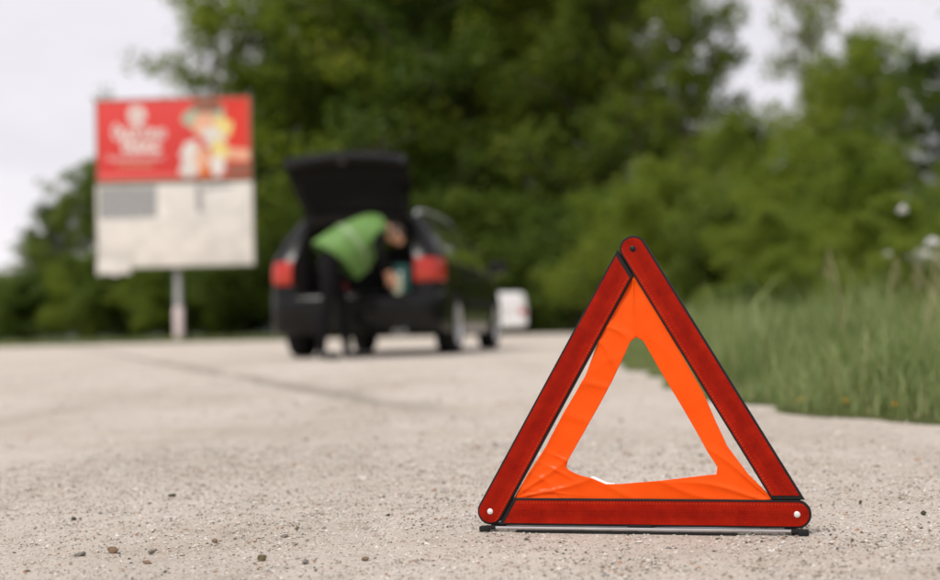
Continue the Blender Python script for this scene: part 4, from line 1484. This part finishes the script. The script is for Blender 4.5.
# vest hanging from the back
rings = [((.585, 1.315), (.575, 1.16), .085), ((.555, 1.355), (.565, 1.125), .15), ((.47, 1.378), (.535, 1.06), .235), ((.33, 1.355), (.485, .955), .235), ((.17, 1.285), (.43, .865), .225), ((.02, 1.195), (.375, .80), .205), ((-.125, 1.095), (.315, .745), .185)]
P = []
for ri, (T, B, Wd) in enumerate(rings):
    T_, B_ = Vector((T[0], 0, T[1])), Vector((B[0], 0, B[1]))
    c = (T_ + B_) / 2; hv = (T_ - B_) / 2
    row = []
    for j in range(41):
        a = 2 * math.pi * j / 40
        sharp = 1.0 if math.cos(a) > 0 else max(.25, 1 - .75 * abs(math.cos(a)) ** 1.5)
        wr_ = 1 + .035 * math.sin(5 * a + ri * 1.3) * (ri > 1)
        row.append(c + hv * math.cos(a) * wr_ + Vector((0, Wd * math.sin(a) * sharp * wr_, 0)))
    P.append(row)
mb = MB(); mb.grid(P)
vest = mb.build('vest', VEST, pers, True, 180)
md = vest.modifiers.new('s', 'SUBSURF'); md.levels = 1; md.render_levels = 1
md = vest.modifiers.new('t', 'SOLIDIFY'); md.thickness = .006
mb = MB()
for (i0, f0, f1) in ((4, .1, .45),):
    rows = []
    for f in (f0, (f0 + f1) / 2, f1):
        rows.append([P[i0][j].lerp(P[i0 + 1][j], f) + ((P[i0][j].lerp(P[i0 + 1][j], f)) - ((Vector((*rings[i0][0], 0)).xzy + Vector((*rings[i0][1], 0)).xzy) / 2)).normalized() * .008 for j in range(41)])
    mb.grid(rows)
mb.build('reflective_band', VESTB, vest, True, 180)
# bottle held in the nearer hand
PM = Matrix.Translation((PX, PY, 0)) @ Matrix.Rotation(PROT, 4, 'Z')
hb = PM @ Vector((.645, -.19, .60))
bo = empty('plastic_bottle', hb, 0)
bo.rotation_euler = (0, R(6), 0)
mb = MB(); mb.lathe([(.0, .0), (.0, .034), (.01, .038), (.12, .038), (.15, .030), (.165, .015), (.185, .014)], 18, axis='Z'); mb.build('bottle_body', PALEG, bo, fix=True)
mb = MB(); mb.lathe([(.178, .017), (.205, .017), (.207, .0)], 14, axis='Z'); mb.build('cap', WHITEP, bo, fix=True)
tag(bo, 'pale green plastic bottle held in the hand of the bending person', 'bottle')

# ================================================================== WHITE VAN (far)
van = empty('white_van', (1.32, 47.0, 0.0), R(88))
van.scale = (.92, .90, .90)
tag(van, 'white van with red tail lamps parked far behind the black car', 'van')
secs = [(0.0, .70, .34, 1.60), (.04, .78, .30, 1.66), (.25, .82, .26, 1.70), (1.6, .83, .26, 1.72), (2.5, .82, .26, 1.66), (3.0, .80, .26, 1.30), (3.4, .78, .26, 1.00), (4.0, .74, .28, .88), (4.15, .62, .36, .72)]
P = []
for x, w, z0, z1 in secs:
    row = []
    for k in range(25):
        a = 2 * math.pi * k / 24
        ca, sa = math.cos(a), math.sin(a)
        e = .28
        yy = w * math.copysign(abs(ca) ** e, ca)
        zz = (z0 + z1) / 2 + (z1 - z0) / 2 * math.copysign(abs(sa) ** e, sa)
        if zz > 1.0: yy *= 1 - .12 * (zz - 1.0)
        row.append((x, yy, zz))
    P.append(row)
mb = MB(); mb.grid(P)
mb.add([p for p in P[0]][:24], [tuple(range(24))])
mb.build('van_body', WHITEP, van, True, 40, fix=True)
for s in (1, -1):
    mb = MB(); mb.box((.006, s * .60, .90), (.05, .26, .26), 0, None, .02); mb.build('tail_lamp', TAIL, van)
    mb = MB(); mb.box((-.006, s * .335, 1.36), (.02, .60, .40), 0, None, .008); d_ = mb.build('rear_door_panel', WHITEP, van)
    mb = MB(); mb.box((2.72, s * .79, 1.20), (.62, .03, .34), 0, None, .01); mb.build('side_window', GLASS, van)
    for xc in (.75, 3.35):
        wm = MB(); wm.lathe([(-.09, .0), (-.09, .19), (-.095, .27), (-.07, .30), (.07, .30), (.095, .27), (.09, .19), (.07, .17), (.07, .0)], 24)
        w = wm.build('wheel', RUBBER, van, True, 40, fix=True); w.location = (xc, s * .72, .298)
        rm = MB(); rm.lathe([(s * .092, .19), (s * .10, .17), (s * .085, .05), (s * .10, .0)], 18); rm.build('rim', ALU, w, fix=True)
mb = MB(); mb.box((-.03, 0, .46), (.12, 1.52, .22), 0, None, .04); vb = mb.build('rear_bumper', WHITEP, van)
mb = MB(); mb.box((-.02, 0, .80), (.02, .52, .11), 0, None, .003); mb.build('number_plate', PLATE, van)
mb = MB(); mb.tube([(-.02, .02, 1.0), (-.05, .02, 1.0), (-.05, -.12, 1.0), (-.02, -.12, 1.0)], .012, 6); mb.build('door_handle', TRIM, van)

# ================================================================== BILLBOARD
bbx = empty('billboard', (-10.95, 49.0, 0.0), R(-1.5))
bbx.scale = (.96, .96, .985)
tag(bbx, 'double billboard on one post, red poster above a blank white panel', 'billboard')
POST = simple('post_grey', (0.36, 0.36, 0.36), 0.6, metal=0.1, var=0.15, scale=3)
POSTW = simple('post_white', (0.62, 0.52, 0.50), 0.7, var=0.25, scale=5)
FRAMEM = simple('frame_olive', (0.16, 0.17, 0.09), 0.6, var=0.2)
PRED = simple('poster_red', (0.60, 0.034, 0.028), 0.6, var=0.05, scale=1.0)
PREDD = simple('poster_deep_red', (0.62, 0.028, 0.012), 0.6, var=0.08, scale=2)
PWHITE = simple('poster_white', (0.66, 0.625, 0.57), 0.7, var=0.14, scale=1.6)
PPINK = simple('poster_pale', (0.72, 0.46, 0.44), 0.7)
PGREY = simple('poster_grey', (0.30, 0.30, 0.295), 0.7, var=0.15, scale=5)
PSK = simple('poster_peach', (0.70, 0.38, 0.24), 0.7, var=0.15, scale=4)
PBRN = simple('poster_brown', (0.24, 0.10, 0.06), 0.7, var=0.2, scale=4)
PYEL = simple('poster_yellow', (0.72, 0.58, 0.20), 0.7, var=0.2, scale=5)
PORG = simple('poster_orange', (0.68, 0.20, 0.04), 0.7, var=0.2, scale=4)
PGRN = simple('poster_sage', (0.36, 0.42, 0.30), 0.7, var=0.2, scale=5)
mb = MB(); mb.lathe([(-.1, .15), (1.15, .145), (9.0, .135), (9.02, 0)], 20, axis='Z'); mb.build('post', POST, bbx, fix=True)
mb = MB(); mb.lathe([(-.05, .19), (1.30, .185), (1.36, .16), (1.36, .14)], 20, axis='Z'); mb.build('post_sleeve', POSTW, bbx, fix=True)


def panel(name, x0, x1, z0, z1, mat, parent, y=-.36, th=.10):
    mb = MB(); mb.box(((x0 + x1) / 2, y + th / 2, (z0 + z1) / 2), (x1 - x0, th, z1 - z0), 0, None, .01)
    return mb.build(name, mat, parent)


up = panel('poster_panel', -3.0, 3.0, 6.20, 9.26, PRED, bbx)
lw = panel('blank_panel', -3.05, 3.05, 2.90, 6.04, PWHITE, bbx)
for par, x0, x1, z0, z1 in ((up, -3.0, 3.0, 6.20, 9.26), (lw, -3.05, 3.05, 2.90, 6.04)):
    for a in ((x0 - .06, x0, z0 - .06, z1 + .06), (x1, x1 + .06, z0 - .06, z1 + .06), (x0, x1, z1, z1 + .06), (x0, x1, z0 - .06, z0)):
        panel('frame_bar', *a, FRAMEM, par, -.38, .18)
    for x in (-1.8, 0, 1.8):
        panel('back_rib', x - .05, x + .05, z0 + .05, z1 - .05, POST, par, -.255, .12)
mb = MB(); mb.box((0, -.10, 6.12), (5.6, .16, .10)); mb.box((0, -.10, 3.1), (5.6, .16, .10)); mb.box((0, -.10, 9.0), (5.6, .16, .10)); mb.build('cross_beam', POST, bbx)
YF = -.366


def flat(name, shapes, mats, parent):
    """flat print: polygons a few millimetres proud, each a little higher than the one below"""
    mb = MB()
    for k, (pts, mi) in enumerate(shapes):
        y = YF - .0015 * (k + 1)
        mb.add([(x, y, z) for x, z in pts], [tuple(range(len(pts)))], mi)
    return mb.build(name, mats, parent, False, fix=False)


def ell(cx, cz, rx, rz, n=22, amp=0.0, seed=0):
    rr = random.Random(seed); p1, p2 = rr.uniform(0, 6), rr.uniform(0, 6)
    return [(cx + rx * math.cos(a) * (1 + amp * math.sin(3 * a + p1) + amp * math.sin(5 * a + p2)), cz + rz * math.sin(a) * (1 + amp * math.sin(3 * a + p1) + amp * math.sin(5 * a + p2))) for a in [2 * math.pi * i / n for i in range(n)]]


# emblem and two lines of loose script (not legible in the photograph)
sh = [(ell(-1.42, 8.70, .36, .36, 30, .05, 3), 0), (ell(-1.42, 8.70, .10, .12, 16, .1, 4), 1)]
flat('emblem', sh, [PWHITE, PRED], up)


def script(name, x0, x1, z, h, mat, seed, th=.075, wl=.27):
    """one line of round script strokes, too blurred in the photograph to be read"""
    rr = random.Random(seed); mb = MB()
    n = max(3, int((x1 - x0) / wl))
    for k in range(n):
        cx = x0 + (k + .5) * (x1 - x0) / n
        hh_ = h * (1.3 if k in (0, n // 2) else rr.uniform(.72, 1.0))
        a0, a1 = rr.uniform(0.2, 1.2), rr.uniform(5.0, 7.4)
        pts = [(cx + wl * .42 * math.cos(a0 + (a1 - a0) * i / 13), z + hh_ * (.5 + .5 * math.sin(a0 + (a1 - a0) * i / 13))) for i in range(14)]
        for i in range(13):
            a, b = Vector(pts[i]), Vector(pts[i + 1])
            nn = Vector((-(b - a).y, (b - a).x)).normalized() * th / 2
            y = YF - .002 - .0006 * i - .0003 * (k % 2)
            mb.add([(a.x - nn.x, y, a.y - nn.y), (b.x - nn.x, y, b.y - nn.y), (b.x + nn.x, y, b.y + nn.y), (a.x + nn.x, y, a.y + nn.y)], [(0, 1, 2, 3)])
    return tag(mb.build(name, mat, up, False), kind='stuff')


script('lettering', -2.38, -.28, 7.78, .44, PWHITE, 1, .10)
script('lettering', -2.0, -.48, 7.28, .40, PWHITE, 2, .12)
script('small_lettering', -2.6, -.35, 6.98, .15, PPINK, 3, .045, .16)
script('small_lettering', -2.2, -.8, 6.72, .13, PSK, 4, .045, .16)
flat('poster_footer', [([(-2.95, 6.24), (.4, 6.24), (.4, 6.42), (-2.95, 6.50)], 0)], [simple('poster_red_light', (0.70, 0.10, 0.09), 0.6)], up)
sh = [([(2.0, 6.24), (2.97, 6.24), (2.97, 9.22), (1.6, 9.22), (2.05, 8.2)], 0), ([(2.05, 6.9), (2.97, 6.85), (2.97, 7.25), (2.1, 7.35)], 2), ([(2.05, 6.3), (2.97, 6.3), (2.97, 6.75), (2.1, 6.7)], 1),
      (ell(1.28, 8.55, .85, .62, 22, .08, 5), 5), (ell(1.35, 8.95, .62, .27, 22, .05, 6), 1), (ell(1.3, 8.25, .55, .45, 22, .06, 7), 2), (ell(1.95, 8.1, .36, .45, 18, .12, 8), 4), (ell(1.5, 7.75, .5, .4, 18, .1, 9), 3),
      (ell(.75, 7.25, .46, .40, 18, .12, 10), 3), (ell(.62, 6.60, .40, .36, 18, .08, 11), 3), (ell(1.12, 7.0, .3, .38, 18, .1, 12), 2), (ell(1.8, 7.2, .34, .5, 18, .1, 13), 4), (ell(1.72, 6.68, .30, .42, 18, .06, 14), 3), (ell(1.2, 6.48, .22, .22, 18, .1, 15), 6), (ell(1.1, 7.6, .16, .2, 12, .1, 16), 0)]
flat('printed_picture', sh, [PREDD, PBRN, PSK, PWHITE, PYEL, PGRN, PORG], up)
# remains of old paper on the lower panel
flat('grey_paper', [([(-2.95, 4.75), (-.68, 4.78), (-.68, 5.98), (-2.97, 5.98)], 0)], [PGREY], lw)
flat('torn_paper', [([(.88, 4.95), (1.12, 4.9), (1.1, 5.98), (.85, 5.98)], 0), ([(1.2, 5.75), (2.3, 5.85), (2.25, 5.95), (1.2, 5.95)], 0)], [PGREY], lw)
mb = MB()
mb.grid([[(x, YF - .02 - .03 * math.sin(3 * t), 3.2 - t * (.62 - .1 * abs(math.sin(4 * x)))) for t in np.linspace(0, 1, 6)] for x in np.linspace(-3.06, -1.75, 10)])
hp = mb.build('hanging_paper', PWHITE, lw)
